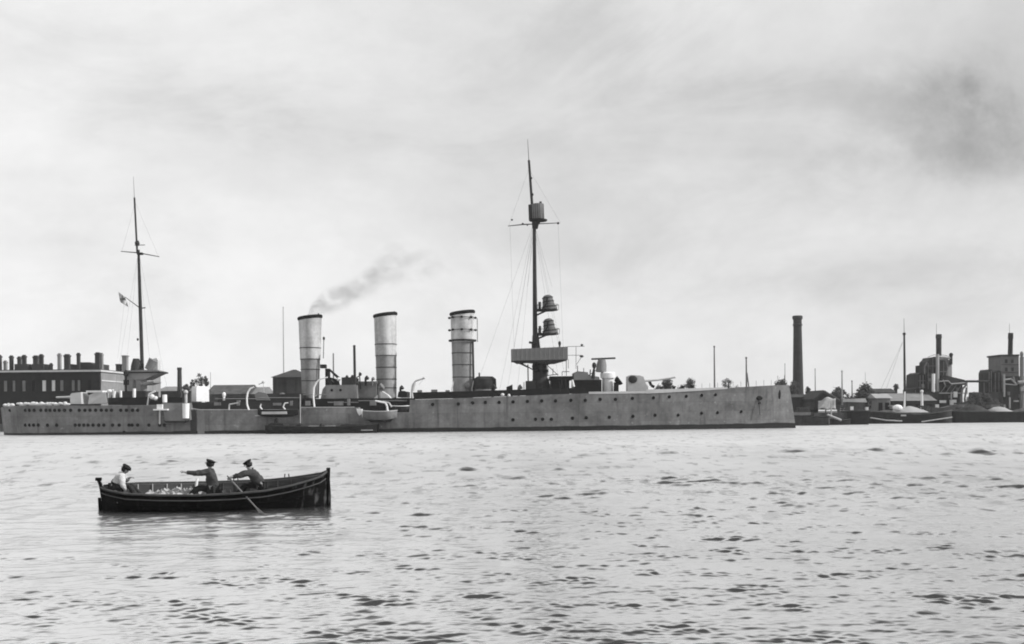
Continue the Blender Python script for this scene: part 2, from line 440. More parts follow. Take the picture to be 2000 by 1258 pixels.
# painted band above the waterline and plating tones, as a height-dependent paint
def hull_paint():
    m = hull.data.materials[0]
    nt = m.node_tree; N = nt.nodes; L = nt.links
    b = N['Principled BSDF']; src = b.inputs['Base Color'].links[0].from_socket
    tc = N.new('ShaderNodeTexCoord'); sp = N.new('ShaderNodeSeparateXYZ'); L.new(tc.outputs['Object'], sp.inputs[0])
    ns = N.new('ShaderNodeTexNoise'); ns.inputs['Scale'].default_value = .35; ns.inputs['Detail'].default_value = 5
    L.new(tc.outputs['Object'], ns.inputs['Vector'])
    # boot topping stands higher towards the bow (ship trimmed by the stern)
    ht = N.new('ShaderNodeMapRange'); L.new(sp.outputs['X'], ht.inputs['Value'])
    for k, v in zip(('From Min','From Max','To Min','To Max'), (-55, 54, .26, .72)): ht.inputs[k].default_value = v
    a = N.new('ShaderNodeMath'); a.operation = 'MULTIPLY_ADD'; a.inputs[1].default_value = .35
    L.new(ns.outputs['Fac'], a.inputs[0]); L.new(ht.outputs[0], a.inputs[2])
    d = N.new('ShaderNodeMath'); d.operation = 'SUBTRACT'; L.new(sp.outputs['Z'], d.inputs[0]); L.new(a.outputs[0], d.inputs[1])
    r = N.new('ShaderNodeMapRange'); L.new(d.outputs[0], r.inputs['Value'])
    for k, v in zip(('From Min','From Max','To Min','To Max'), (-.2, -.12, 0.0, 1.0)): r.inputs[k].default_value = v
    # plates
    br = N.new('ShaderNodeTexBrick'); br.inputs['Scale'].default_value = 1.0
    br.inputs['Brick Width'].default_value = 6.0; br.inputs['Row Height'].default_value = 1.25; br.inputs['Mortar Size'].default_value = .03
    br.inputs['Color1'].default_value = (.88,.88,.88,1); br.inputs['Color2'].default_value = (1.12,1.12,1.12,1); br.inputs['Mortar'].default_value = (.80,.80,.80,1)
    cx = N.new('ShaderNodeCombineXYZ'); L.new(sp.outputs['X'], cx.inputs[0]); L.new(sp.outputs['Z'], cx.inputs[1]); L.new(cx.outputs[0], br.inputs['Vector'])
    m1 = N.new('ShaderNodeMix'); m1.data_type = 'RGBA'; m1.blend_type = 'MULTIPLY'; m1.inputs['Factor'].default_value = 1
    L.new(src, m1.inputs[6]); L.new(br.outputs['Color'], m1.inputs[7])
    # blotchy weathering
    n4 = N.new('ShaderNodeTexNoise'); n4.inputs['Scale'].default_value = .22; n4.inputs['Detail'].default_value = 8; n4.inputs['Roughness'].default_value = .7
    L.new(tc.outputs['Object'], n4.inputs['Vector'])
    n4.inputs['Distortion'].default_value = .6
    r4 = N.new('ShaderNodeMapRange'); L.new(n4.outputs['Fac'], r4.inputs['Value'])
    for k, v in zip(('From Min','From Max','To Min','To Max'), (.34, .66, .66, 1.34)): r4.inputs[k].default_value = v
    m2 = N.new('ShaderNodeMix'); m2.data_type = 'RGBA'; m2.blend_type = 'MULTIPLY'; m2.inputs['Factor'].default_value = 1
    L.new(m1.outputs[2], m2.inputs[6]); L.new(r4.outputs[0], m2.inputs[7])
    # pale salt and scrape marks, dark runs from the ports
    n5 = N.new('ShaderNodeTexNoise'); n5.inputs['Scale'].default_value = 1.6; n5.inputs['Detail'].default_value = 3; L.new(tc.outputs['Object'], n5.inputs['Vector'])
    r5 = N.new('ShaderNodeMapRange'); L.new(n5.outputs['Fac'], r5.inputs['Value'])
    for k, v in zip(('From Min','From Max','To Min','To Max'), (.66, .74, 0, .55)): r5.inputs[k].default_value = v
    mp6 = N.new('ShaderNodeMapping'); mp6.inputs['Scale'].default_value = (1.6, 1.6, .10); L.new(tc.outputs['Object'], mp6.inputs['Vector'])
    n6 = N.new('ShaderNodeTexNoise'); n6.inputs['Scale'].default_value = 1.0; n6.inputs['Detail'].default_value = 5; L.new(mp6.outputs[0], n6.inputs['Vector'])
    r6 = N.new('ShaderNodeMapRange'); L.new(n6.outputs['Fac'], r6.inputs['Value'])
    for k, v in zip(('From Min','From Max','To Min','To Max'), (.56, .74, 1, .55)): r6.inputs[k].default_value = v
    m5 = N.new('ShaderNodeMix'); m5.data_type = 'RGBA'; L.new(r5.outputs[0], m5.inputs['Factor']); L.new(m2.outputs[2], m5.inputs[6]); m5.inputs[7].default_value = (.34,.34,.34,1)
    m6 = N.new('ShaderNodeMix'); m6.data_type = 'RGBA'; m6.blend_type = 'MULTIPLY'; m6.inputs['Factor'].default_value = 1; L.new(m5.outputs[2], m6.inputs[6]); L.new(r6.outputs[0], m6.inputs[7])
    m2 = m6
    m3 = N.new('ShaderNodeMix'); m3.data_type = 'RGBA'; L.new(r.outputs[0], m3.inputs['Factor'])
    m3.inputs[6].default_value = (.006,.006,.006,1); L.new(m2.outputs[2], m3.inputs[7])
    L.new(m3.outputs[2], b.inputs['Base Color'])
hull.data.materials[0] = M['paint'].copy(); hull_paint()
# portholes
UP = [20,50,58,67,80,90,98,107,116,126,138,155,166,176,187,198,208,218,236,247,259,269]
PH = [(x, 801.3) for x in UP] + [(x, 830.3) for x in (50,58,66,75,93,111,147,155,164,172,182,193,203,220,233,252,258,269,291,312,321)]
PH += [(845,790),(895,789),(923,787),(948,786),(975,786),(1002,785),(1030,784),(1058,783),(1085,783),(1115,782),(1143,782),(1172,780),(1202,780),(1235,778),(1276,777),(1307,775),(1340,774),(1370,772),(1397,771)]
PH += [(1002,820),(1046,819),(1060,819),(1077,819),(1118,817),(1145,816),(1190,815),(1236,813),(1279,811),(1324,811),(1370,807),(1401,806),(1447,804)]
ph0 = None
for px, py in PH:
    c = on_hull(px, py)
    if ph0 is None:
        ph0 = MB().lathe(c+Vector((0,.06,0)), c+Vector((0,-.05,0)), [(0,.235),(.9,.235),(1,.19)], 12).build('porthole', 'glass', ship); pc0 = c
    else: copy_part(ph0, ship, c-pc0)
def boss(name, px, py, rx, rz, m='black', d=.08):
    c = on_hull(px, py); mb = MB(); mb.ball(c, rx, d, rz, 14, 8); return mb.build(name, m, ship, True)
boss('discharge_hole', 242.5, 844.5, .24, .24); boss('discharge_hole', 800, 841, .17, .26); boss('hawse_hole', 1482, 777.5, .55, .33, d=.16)
boss('hawse_hole', 1483, 787, .22, .2, d=.1); boss('anchor_recess', 1522, 770, .22, .72, d=.12)
c = on_hull(1482, 779)
MB().tube([c+Vector((0,-.1,0)), c+Vector((.05,-.12,-.9)), c+Vector((.1,-.1,-2.2))], .045).build('anchor_cable', 'wire', ship)
# deck edge: pale waterway strip forward painted as if sunlit, dark hammock screen amidships
def edge_strip(px0, px1, h, up, m, name, inset=.0, step=20, out=.03, h1=None):
    mb = MB(); xs = [P(px0, 780, YC-6)[0], P(px1, 770, YC-4)[0]]
    n = max(2, int((px1-px0)/step)); pts = []
    for k in range(n+1):
        X = xs[0]+(xs[1]-xs[0])*k/n; zt, bd, bw = hull_at(X); hh = h if h1 is None else h+(h1-h)*k/n
        pts.append((X, YC-bd-out+inset, zt+up, hh))
    vs = []; fs = []
    for x, y, z, hh in pts: vs += [(x,y,z),(x,y,z+hh),(x,y+.12,z+hh),(x,y+.12,z)]
    for i in range(len(pts)-1):
        for j in range(4): fs.append((4*i+j, 4*i+4+j, 4*i+4+(j+1)%4, 4*i+(j+1)%4))
    fs += [(0,1,2,3), (4*len(pts)-1, 4*len(pts)-2, 4*len(pts)-3, 4*len(pts)-4)]
    return mb.add(vs, fs).build(name, m, ship)
edge_strip(1150, 1262, .30, -.1, 'paint_l', 'lit_edge')
edge_strip(1264, 1425, .55, -.14, 'paint_l', 'lit_edge', h1=.25)
edge_strip(803, 1142, .95, .04, 'black', 'hammock_screen', .55, h1=.75)
edge_strip(210, 366, 1.0, .04, 'black', 'hammock_screen', .5)
rq = random.Random(9)
for xa, xb in ((8,22),(34,62),(64,84),(86,116),(120,131)):
    mb = MB(); n = max(3, int((xb-xa)/4))
    for k in range(n):
        p = on_hull(xa+(xb-xa)*k/(n-1), 793); p.z = hull_at(p.x)[0]+.18; mb.ball(p+Vector((0,.3,rq.uniform(-.05,.12))), .33, .2, rq.uniform(.14,.3), 8, 6, .12)
    mb.build('rolled_awning', 'canvas', ship)
edge_strip(373, 583, .10, -.03, 'paint_l', 'rubbing_strake'); edge_strip(588, 698, .1, -.03, 'paint_l', 'rubbing_strake')
# ---- funnels
def axis_at(pb, pt, t): return pb + (pt-pb)*t
def funnel(xb, yb, xt, yt, rb, rt, ysplit, hoops, cap_dark=True, tilt=7.0):
    pb = V(xb, yb, YC); pt = V(xt, yt, YC); L_ = (pt-pb).length
    T = lambda py: (py-yb)/(yt-yb)
    ts = T(ysplit)
    rs_ = rb + (rt-rb)*ts
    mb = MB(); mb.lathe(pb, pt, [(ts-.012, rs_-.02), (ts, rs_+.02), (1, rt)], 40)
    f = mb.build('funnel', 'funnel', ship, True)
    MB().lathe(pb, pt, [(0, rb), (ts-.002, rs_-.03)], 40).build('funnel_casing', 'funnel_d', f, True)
    ax = (pt-pb).normalized()
    cd = (Matrix.Rotation(R(tilt), 3, 'Y').inverted() @ ax).normalized()
    cb = pt - cd*.22; ct = pt + cd*.26
    MB().lathe(cb, ct, [(0, rt+.02), (.25, rt+.13), (.7, rt+.16), (1, rt+.04), (1, rt-.12), (.4, rt-.25)], 40).build('funnel_cap', 'black', f, True)
    for h in hoops:
        t = T(h); r = (rb + (rt-rb)*t) + (.05 if h < ysplit+1 else .02)
        d = .05/L_
        MB().lathe(pb, pt, [(t-d, r-.05), (t-d, r+.01), (t+d, r+.01), (t+d, r-.05)], 40).build('hoop', 'dark', f)
    return f, pb, pt, T
f1, pb, pt, T = funnel(606.5, 778, 605.5, 621, 1.16, 1.60, 701, (680, 702, 722, 744))
mb = MB(); p = V(632.5, 661, YC); mb.cyl(V(631.5, 700, YC), p, .05, n=6); mb.ball(p, .17, .17, .25, 8, 6); mb.build('siren', 'dark', f1)
mb = MB(); mb.cyl(V(622, 622, YC), V(622, 612, YC), .09, n=6); mb.build('steam_pipe', 'dark', f1)
f2, pb, pt, T = funnel(755.5, 780, 752.5, 616, 1.36, 1.57, 694, (673, 695, 718, 741, 758))
mb = MB(); mb.cyl(V(770, 618, YC), V(770, 608, YC), .09, n=6); mb.build('steam_pipe', 'dark', f2)
f3, pb, pt, T = funnel(904, 782, 903, 612, 1.36, 1.66, 667, (690, 713, 737))
for py in (621, 645):
    t = T(py); c = axis_at(pb, pt, t); mb = MB(); r = 1.82
    pts = [c+Vector((math.cos(a)*r, math.sin(a)*r, 0)) for a in [2*math.pi*k/28 for k in range(29)]]
    mb.tube(pts, .045, 5)
    for k in range(8):
        a = 2*math.pi*(k)/8; mb.ball(c+Vector((math.cos(a)*r, math.sin(a)*r, 0)), .2, .2, .17, 8, 6)
    mb.build('hand_ring', 'dark', f3)
mb = MB(); c = axis_at(pb, pt, T(667)); mb.lathe(c, c+Vector((0,0,.22)), [(0,1.5),(0,1.95),(1,1.95),(1,1.5)], 32); mb.build('hoop', 'dark', f3)
mb = MB(); mb.tube([V(932, 622, YC), V(932.5, 668, YC)], .045); mb.tube([V(923.5, 667, YC-1), V(925.5, 768, YC-1)], .14, 8); mb.build('steam_pipe', 'dark', f3)
mb = MB(); mb.cyl(V(914, 775, YC-1.2), V(914, 758, YC-1.2), .3, .3, 10); mb.ball(V(914, 754, YC-1.3), .5, .5, .5, 10, 8); mb.build('ventilator', 'paint', ship, True)
for xx in (884, 923):
    mb = MB(); mb.tube([V(xx, 778, YC-2), V(xx-1.5, 760, YC-1.6), V(xx+2, 744, YC-1.2)], .07); mb.build('stay', 'paint_l', ship)
# ---- foremast
fb = V(1046, 772, YC); fm = V(1043.5, 436, YC); 
mb = MB(); mb.lathe(fb, fm, [(0, .42), (.25, .36), (1, .22)], 14)
fore = mb.build('foremast', 'dark', ship, True)
MB().cyl(V(1042.5, 446, YC+.1), V(1033, 313, YC+.1), .21, .16, 8).build('topmast', 'dark', fore)
MB().cyl(V(1033, 315, YC+.1), V(1030.5, 272, YC+.1), .05, .025, 6).build('pole', 'wire', fore)
mb = MB()
a0, a1 = V(1038, 400, YC-.9), V(1063, 430, YC-.9)
mb.lathe(V(1050.5, 430, YC), V(1049.5, 399, YC), [(0, .78), (.05, .85), (1, .88), (1, .8), (.2, .75)], 18); cn = mb.build('crow_nest', 'paint', fore, True)
for k in range(9):
    a = math.pi+math.pi*k/8; q0 = V(1050.5,429,YC); q1 = V(1049.5,399,YC); d_ = Vector((math.cos(a)*.87, math.sin(a)*.87, 0))
    MB().cyl(q0+d_, q1+d_, .03, n=4).build('batten', 'dark', cn)
MB().lathe(V(1051, 433.5, YC), V(1051, 429.5, YC), [(0,.5),(.5,1.25),(1,1.3)], 20).build('platform', 'dark', cn)
mb = MB(); mb.box(*[q for q in (P(1053.5,400,YC)[0], P(1058,400,YC)[0])], YC-.2, YC+.2, P(1053,402,YC)[1], P(1053,394,YC)[1]); mb.tube([V(1036,400,YC), V(1037,430,YC)], .3, 8); mb.build('lantern', 'dark', cn)
mb = MB(); mb.tube([V(1046, 432, YC), V(1047, 447, YC)], [.55, .25], 10); mb.tube([V(1055, 433, YC), V(1047, 446, YC)], .07); mb.build('bracket', 'dark', fore)
MB().tube([V(992, 441.5, YC-.3), V(1022, 438.5, YC-.3), V(1093, 435.5, YC-.3)], [.05,.08,.05]).build('yard', 'dark', fore)
for px, py, r in ((1021,437.5,.16),(1090,436,.17),(1000,429.5,.14),(1037,348,.2),(1039,380,.24),(1030,440,.1)): MB().ball(V(px,py,YC-.35), r, r, r, 8, 6).build('block', 'dark', fore)
mb = MB()
for x0,y0,x1,y1,dY in ((1041,446,1002,690,-5),(1040,446,975,766,-6),(1042,446,1010,766,-5),(1046,446,1078,560,-4),(1046,446,1100,700,4),(1041,440,925,770,-5),(1043,449,1030,560,-1.5),(1042,446,990,766,-6),(1042,446,1060,766,-6),(1044,446,1095,766,-6),(1044,446,1110,766,-6),(1033,330,1095,436,0),(1033,330,994,440,0),(1090,437,1100,680,-3),(996,441,1004,682,-3)):
    mb.cyl(V(x0,y0,YC), V(x1,y1,YC+dY), .009, n=4)
mb.build('rigging', 'wire', fore)
# searchlight platforms on the foremast
for (xc, yb_, yt_, ypl) in ((1070, 602, 576, 606), (1071.5, 649, 622, 653)):
    pl = MB(); pl.lathe(V(xc, ypl+1.6, YC), V(xc, ypl-1.2, YC), [(0,.9),(.45,1.38),(1,1.42)], 24)
    pl.tube([V(1047, ypl, YC), V(xc, ypl, YC)], .22, 8); pl.tube([V(1047, ypl+10, YC), V(xc-3, ypl+1, YC)], .12, 6)
    plo = pl.build('searchlight_platform', 'dark', fore)
    s_ = MB(); s_.lathe(V(xc+3, yb_+3, YC), V(xc-1.5, yt_, YC), [(0, 1.12),(.12,1.02),(.3,.86),(.5,.78),(.75,.72),(.9,.62),(.97,.42),(1,.15)], 24)
    s_.build('searchlight', 'lamp', plo, True)
    for t0, rr in ((.18,1.02),(.52,.80),(.78,.74)):
        MB().lathe(V(xc+3, yb_+3, YC), V(xc-1.5, yt_, YC), [(t0,rr-.02),(t0,rr+.04),(t0+.05,rr+.04),(t0+.05,rr-.04)], 24, False).build('hoop', 'black', plo)
    mb = MB(); pts = [Vector((V(xc,ypl,YC).x+math.cos(a)*1.5, YC+math.sin(a)*1.5, V(xc,ypl,YC).z+.75)) for a in [2*math.pi*k/20 for k in range(21)]]; mb.tube(pts, .03, 4)
    for p in pts[::3]: mb.cyl(p-Vector((0,0,.75)), p, .03, n=4)
    mb.build('handrail', 'dark', plo)
    mb = MB(); mb.tube([V(xc-9,yb_,YC-1.1), V(xc-2,yb_-10,YC-1.05), V(xc-1,yt_+6,YC-.9)], .09, 6); mb.build('yoke', 'black', plo)
    mb = MB(); mb.box(P(1051.5,590,YC)[0], P(1056.5,590,YC)[0], YC-.3, YC+.3, P(1050,yb_+2,YC)[1], P(1050,yb_-12,YC)[1]); mb.build('control_box', 'dark', plo)
mb = MB(); mb.lathe(V(1047, 684, YC), V(1046, 655, YC), [(0,.62),(.6,.5),(1,.45)], 12); mb.build('mast_sleeve', 'dark', fore, True)
mb = MB(); mb.tube([V(1033, 668.5, YC-.5), V(1047, 671, YC-.5)], .16); mb.tube([V(1039,668,YC-.5), V(1039,680,YC-.5)], .06); mb.build('bracket', 'dark', fore)
# ---- bridge
scr = MB(); yb0 = YC-2.6
x0, z1 = P(998, 682, yb0); x1, z1b = P(1109, 677, yb0); z0 = P(998, 704.5, yb0)[1]; z0b = P(1109, 702, yb0)[1]
scr.prism([(x0,z0),(x1,z0b),(x1,z1b),(x0,z1)], yb0, yb0+5.2)
br = scr.build('bridge', 'canvas_g', ship)
mb = MB(); mb.prism([P(1002,704,yb0+.05), P(1010,708,yb0+.05), P(1030,706,yb0+.05), P(1062,709,yb0+.05), P(1085,708,yb0+.05), P(1104,703,yb0+.05)], yb0+.1, yb0+5); mb.build('bridge_floor', 'dark', br)
mb = MB()
for x0,y0,x1,y1 in ((1012,706,1046,725),(1031,712,1032,768),(1004,705,1030,717),(1085,706,1060,716)): mb.tube([V(x0,y0,YC-1.5), V(x1,y1,YC-1.5)], .08)
mb.build('strut', 'dark', br)
mb = MB(); mb.lathe(V(1056, 772, YC), V(1056, 703, YC), [(0,1.55),(.45,1.15),(.5,.95),(1,.85)], 18); mb.build('bridge_tower', 'dark', ship, True)
mb = MB(); mb.lathe(V(1056, 727, YC), V(1056, 722, YC), [(0,1.0),(0,1.1),(1,1.1),(1,1)], 18); mb.ball(V(1046,716,YC-1), .5,.5,.6); mb.build('signal_locker', 'black', ship)
mb = MB()
for x in (1093,): mb.ball(V(x, 671, yb0+1), .2, .2, .35, 10, 8); mb.cyl(V(x, 678, yb0+1), V(x, 672, yb0+1), .1)
mb.build('compass', 'dark', br)
mb = MB(); Yf = YC-2
for pts in ([(1108,677),(1142,676.5)], [(1108,694),(1138,694)], [(1125,677),(1125,720)], [(1138,694),(1126,712)], [(1110,702),(1110,720)]): mb.tube([V(x,y,Yf) for x,y in pts], .035, 5)
mb.ball(V(1136.5,674,Yf), .2,.2,.16,8,6); mb.ball(V(1136,696,Yf), .28,.25,.18,8,6); mb.build('awning_frame', 'wire', br)
# lower bridge, chart house, clutter
dz = deck(1100)
mb = MB(); mb.pbox(1074, 735, 1118, 742, YC-2.2, 4.4); mb.pbox(1077, 742, 1112, 775, YC-1.8, 3.6, dz); ch = mb.build('chart_house', 'black', ship)
for x in (1075, 1097, 1105, 1117): MB().cyl(V(x, 770, YC-2.3), V(x, 741, YC-2.3), .07, n=6).build('stanchion', 'dark', ch)
mb = MB(); mb.lathe(V(1120.5, 755.5, YC-2.6), V(1117.5, 742, YC-2.6), [(0,.17),(1,.15)], 10); mb.build('ventilator', 'white', ship)
mb = MB(); mb.pbox(1122, 742, 1175, 775, YC-2.4, 4.8, dz); dh = mb.build('deckhouse', 'black', ship)
mb = MB(); mb.prism([P(1121,742,YC-2.5),P(1121,728,YC-2.5),P(1128,725,YC-2.5),P(1148,727,YC-2.5),P(1150,733,YC-2.5),P(1170,736,YC-2.5),P(1172,742,YC-2.5)], YC-2.5, YC+2); mb.build('boat_cover', 'canvas_g', dh)
mb = MB(); mb.ball(V(1160.5,714,YC-2.4), .3,.25,.45,10,8); mb.tube([V(1160.5,718,YC-2.4), V(1158,740,YC-2.4)], [.13,.3], 8); mb.tube([V(1152,742,YC-2.4),V(1153,722,YC-2.4)], .08); mb.build('searchlight', 'dark', dh)
for pts, r in (([(1064,735),(1074,733),(1090,731)],.06),([(1080,733),(1080,720)],.05),([(1098,734),(1098,726),(1112,726)],.05),([(1128,726),(1128,714)],.06),([(1140,727),(1140,719)],.05),([(1150,733),(1166,722)],.05),([(1064,709),(1090,733)],.05),([(1070,707),(1070,734)],.05),([(1106,704),(1106,734)],.05)):
    MB().tube([V(x,y,YC-2.5) for x,y in pts], r, 5).build('awning_rod', 'dark', ship)
for px in range(1001, 1108, 9): MB().cyl(V(px, 681-(px-1001)*.045, YC-2.62), V(px, 703-(px-1001)*.02, YC-2.62), .03, n=5).build('screen_seam', 'paint', br)
# conning tower and rangefinder
ct = MB(); ct.lathe(V(1187, 772, YC), V(1187, 727, YC), [(0,.78),(.72,.78),(.74,1.0),(.95,1.05),(1,.85)], 28); cto = ct.build('conning_tower', 'white', ship, True)
rf = MB(); rf.lathe(V(1174, 727, YC), V(1175.5, 702, YC), [(0,.75),(.6,.7),(1,.5)], 18); rfo = rf.build('rangefinder_mount', 'paint', cto, True)
rb_ = MB(); rb_.tube([V(1155, 701.5, YC-.1), V(1202, 699.5, YC-.1)], .125, 8); rb_.build('rangefinder', 'dark', rfo)
mb = MB(); mb.cyl(V(1203.5, 772, YC-1), V(1203.5, 747, YC-1), .35, .35, 12); mb.lathe(V(1203, 748, YC-1), V(1211, 742, YC-1.1), [(0,.4),(.5,.62),(1,.68)], 14); mb.build('cowl_ventilator', 'black', ship, True)
# guns
def gun(shield, barrel, Y, m='paint_l', deep=2.2, zb=None, rr=.13, seam=None):
    g = MB(); pts = [P(x, y, Y) for x, y in shield]
    g.prism(pts, Y, Y+deep); go = g.build('deck_gun', m, ship)
    mid = [(b[0], b[1]) for b in barrel]
    bb = MB(); bb.tube([V(x, y, Y+deep/2) for x, y in mid], [rr*1.5]+[rr]*(len(mid)-1), 10); bb.build('gun_barrel', 'paint_l' if m == 'paint_l' else 'paint', go, True)
    return go
g1 = gun([(1226,766),(1226,735),(1231,732.5),(1250,733.5),(1257,736),(1261,748),(1266,755),(1266,768)], [(1256,744),(1285,742.3),(1319,737)], YC-1.6)
mb = MB(); mb.ball(V(1236, 741, YC-1.75), .62, .25, .55, 12, 8); mb.build('sight_hood', 'dark', g1, True)
mb = MB(); mb.tube([V(1268,744,YC), V(1272,753,YC), V(1278,756,YC)], .2, 6); mb.build('loading_gear', 'black', g1)
g2 = gun([(137,789),(137,771),(140,768),(158,766),(159,788),(162,789)], [(142,775.5),(128,775.8),(110,776.2)], YC-4.2)
g3 = gun([(172,789),(174,772),(184,767),(206,766),(209,788)], [(180,776),(166,771.5)], YC-3.6, 'paint_l', 2.0)
mb = MB(); mb.pbox(168, 763, 200, 766.5, YC-3.7, 2.4); mb.build('gun_hood', 'canvas', g3)
mb = MB(); mb.cyl(V(222,786,YC-4), V(223.5,764,YC-4), .2, .2); mb.cyl(V(236,776,YC-4), V(236,763,YC-4), .16); mb.ball(V(214,764,YC-4), .35,.3,.25); mb.tube([V(212,778,YC-4),V(212,764,YC-4),V(222,762,YC-4)], .1); mb.build('cowl_ventilator', 'white', ship)
mb = MB(); mb.pbox(204, 766, 214, 785, YC-3.5, 2); mb.pbox(225,766,232,784,YC-3,2); mb.build('ammunition_hoist', 'paint', ship)
mb = MB(); mb.cyl(V(262,782,YC-4.5), V(262.5,759,YC-4.5), .22, .2, 10); mb.build('cowl_ventilator', 'white', ship)
mb = MB(); mb.pbox(238,764,285,800,YC-3.2,5); mb.build('deckhouse', 'dark', ship)
mb = MB(); mb.tube([V(x, 793, YC-6) if i in (0, ) else V(x, y, YC-6) for i,(x,y) in enumerate([(288,793),(291,770),(303,764)])], .12); mb.ball(V(297,775,YC-6.1),.35,.3,.35); mb.ball(V(304,778,YC-6.1),.3,.3,.3); mb.build('canvas_bundle', 'canvas', ship)
mb = MB(); mb.cyl(V(322,786,YC-6.2), V(321.5,771,YC-6.2), .3, .3, 12); mb.build('cowl_ventilator', 'white', ship)
mb = MB(); mb.cyl(V(363,789,YC-5), V(363,767,YC-5), .2, .2, 10); mb.ball(V(363,766,YC-5.1), .3,.3,.3); mb.build('cowl_ventilator', 'paint_l', ship, True)
# sponson with casemate, canvas cover
Yn = YC-7.4
mb = MB(); mb.prism([P(317,787,Yn), P(368,787,Yn), P(371,820,Yn), P(362,822,Yn), P(322,822,Yn)], Yn, YC-6.0); sp_ = mb.build('sponson', 'paint', ship)
mb = MB(); mb.ppoly([(319,821),(324,826),(360,826),(367,820)], Yn+.06, 1.2); mb.build('sponson_base', 'dark', sp_)
mb = MB(); mb.lathe(V(363,817,Yn-.05), V(363,788,Yn-.05), [(0,.42),(1,.45)], 16); mb.build('gun_port_shield', 'white', sp_, True)
mb = MB(); mb.pbox(299,799,327,801.5,Yn-.5,1.2); mb.pbox(306,790,317,800,Yn-.3,.8); mb.cyl(V(312,801,Yn), V(312,828,Yn+.7), .1); mb.build('leadsman_platform', 'white', ship)
Yk = YC-4.8
mb = MB(); zb_ = P(390,784,Yk)[1]; zt_ = P(390,754,Yk)[1]; vs = []
plan = [(P(374,770,Yk+1.1)[0], Yk+1.1), (P(383.5,770,Yk)[0], Yk), (P(396,770,Yk+1.7)[0], Yk+1.7), (P(408.5,770,Yk+3.4)[0], Yk+3.4), (P(399,770,Yk+4.6)[0], Yk+4.6)]
for f, ins in ((0,0),(.55,0),(.8,.04),(.93,.12),(1,.26)):
    cx_ = sum(p[0] for p in plan)/5; cy_ = sum(p[1] for p in plan)/5
    for x, y in plan:
        k = ins if x > cx_-.5 else ins*.25
        vs.append((x+(cx_-x)*k, y+(cy_-y)*k, zb_+(zt_-zb_)*f))
fs = [(r*5+k, r*5+(k+1)%5, (r+1)*5+(k+1)%5, (r+1)*5+k) for r in range(4) for k in range(5)] + [(20,21,22,23,24),(4,3,2,1,0)]
mb.add(vs, fs).build('canvas_cover', 'canvas', ship)
# stained shell plates under the canvas box
for xa, xb in ((372,384),(386,399)):
    c0 = on_hull((xa+xb)/2, 826); zt = hull_at(c0.x)[0]
    MB().box(c0.x-S(xb-xa,136)/2, c0.x+S(xb-xa,136)/2, c0.y-.05, c0.y+.1, .05, zt-.05).build('armour_door', 'dark' if xa < 380 else 'paint', ship)
# amidships: dark boxes standing in for the shaded deck behind, and stowed gear
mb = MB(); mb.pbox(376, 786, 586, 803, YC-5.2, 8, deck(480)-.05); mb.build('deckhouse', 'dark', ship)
mb = MB(); mb.pbox(500, 769, 590, 806, YC-4.0, 6, deck(480)-.05); mb.pbox(425, 776, 500, 790, YC-3.8, 6); mb.build('deckhouse', 'dark', ship)  # dark paint here is the shade around the stowed boats
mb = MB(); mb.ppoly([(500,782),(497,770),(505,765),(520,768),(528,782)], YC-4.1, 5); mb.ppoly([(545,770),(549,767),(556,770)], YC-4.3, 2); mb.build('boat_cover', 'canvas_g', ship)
mb = MB(); mb.pbox(590, 779, 800, 812, YC-4.9, 8, deck(650)-1.0); mb.build('deckhouse', 'black', ship)  # black box painted as the shaded recess of the boat deck
mb = MB(); mb.pbox(636, 752, 694, 784, YC-4.6, 7); mb.ppoly([(626,779),(630,760),(637,752),(637,779)], YC-4.5, 6)
dk = mb.build('deckhouse', 'paint', ship)
for x in (648, 665): 
    c = V(x, 762, YC-4.6); MB().lathe(c+Vector((0,.05,0)), c-Vector((0,.04,0)), [(0,.2),(1,.18)], 12).build('porthole', 'glass', dk)
mb = MB(); mb.pbox(667, 737, 690, 752, YC-3.8, 5); mb.ppoly([(684,738),(687,732),(692,738)], YC-3.7, 2); mb.build('wheelhouse', 'dark', dk)
mb = MB(); mb.pbox(635, 720, 643, 754, YC-3.2, .8); mb.box(P(634,716,YC)[0], P(644,716,YC)[0], YC-3.4, YC-2.2, P(640,721,YC)[1], P(640,714,YC)[1])
mb.prism([P(640,721,YC-3), P(643,720,YC-3), P(663,737,YC-3), P(660,741,YC-3)], YC-3, YC-2.4); mb.ppoly([(637,735),(659,741),(662,752),(637,752)], YC-2.8, 1); mb.build('boat_crane', 'black', ship)
mb = MB(); mb.ball(V(661.5, 741, YC-3.3), .25, .25, .28); mb.build('lifebuoy', 'white', ship)
mb = MB(); mb.cyl(V(694, 800, YC-4.2), V(692, 676, YC-4.2), .2, .17, 10); mb.ball(V(692,676,YC-4.2), .2,.2,.15); mb.build('derrick_post', 'dark', ship)
mb = MB(); mb.cyl(V(651.5, 745, YC-1), V(651, 690, YC-1), .1, .09, 8); mb.build('derrick_post', 'paint', ship)
mb = MB(); mb.cyl(V(704, 760, YC-2), V(702, 727, YC-2), .08); mb.ball(V(703.5,731,YC-2.1), .22,.2,.25); mb.tube([V(696,738,YC-2),V(703,733,YC-2)], .07); mb.build('searchlight', 'dark', ship)
mb = MB(); mb.pbox(699, 748, 735, 777, YC-1.8, 4); mb.pbox(697, 745, 736, 749.5, YC-2, 4.4); mb.build('deckhouse', 'paint', ship)
mb = MB(); mb.ppoly([(730,778),(746,764),(757,771),(764,779)], YC-3, 3); mb.build('boat_cover', 'canvas', ship)
mb = MB(); mb.pbox(778, 765, 795, 776, YC-4.4, 4); mb.ppoly([(776,776),(778,766),(783,763),(792,764),(795,768),(795,776)], YC-4.6, .3); mb.build('winch', 'black', ship)
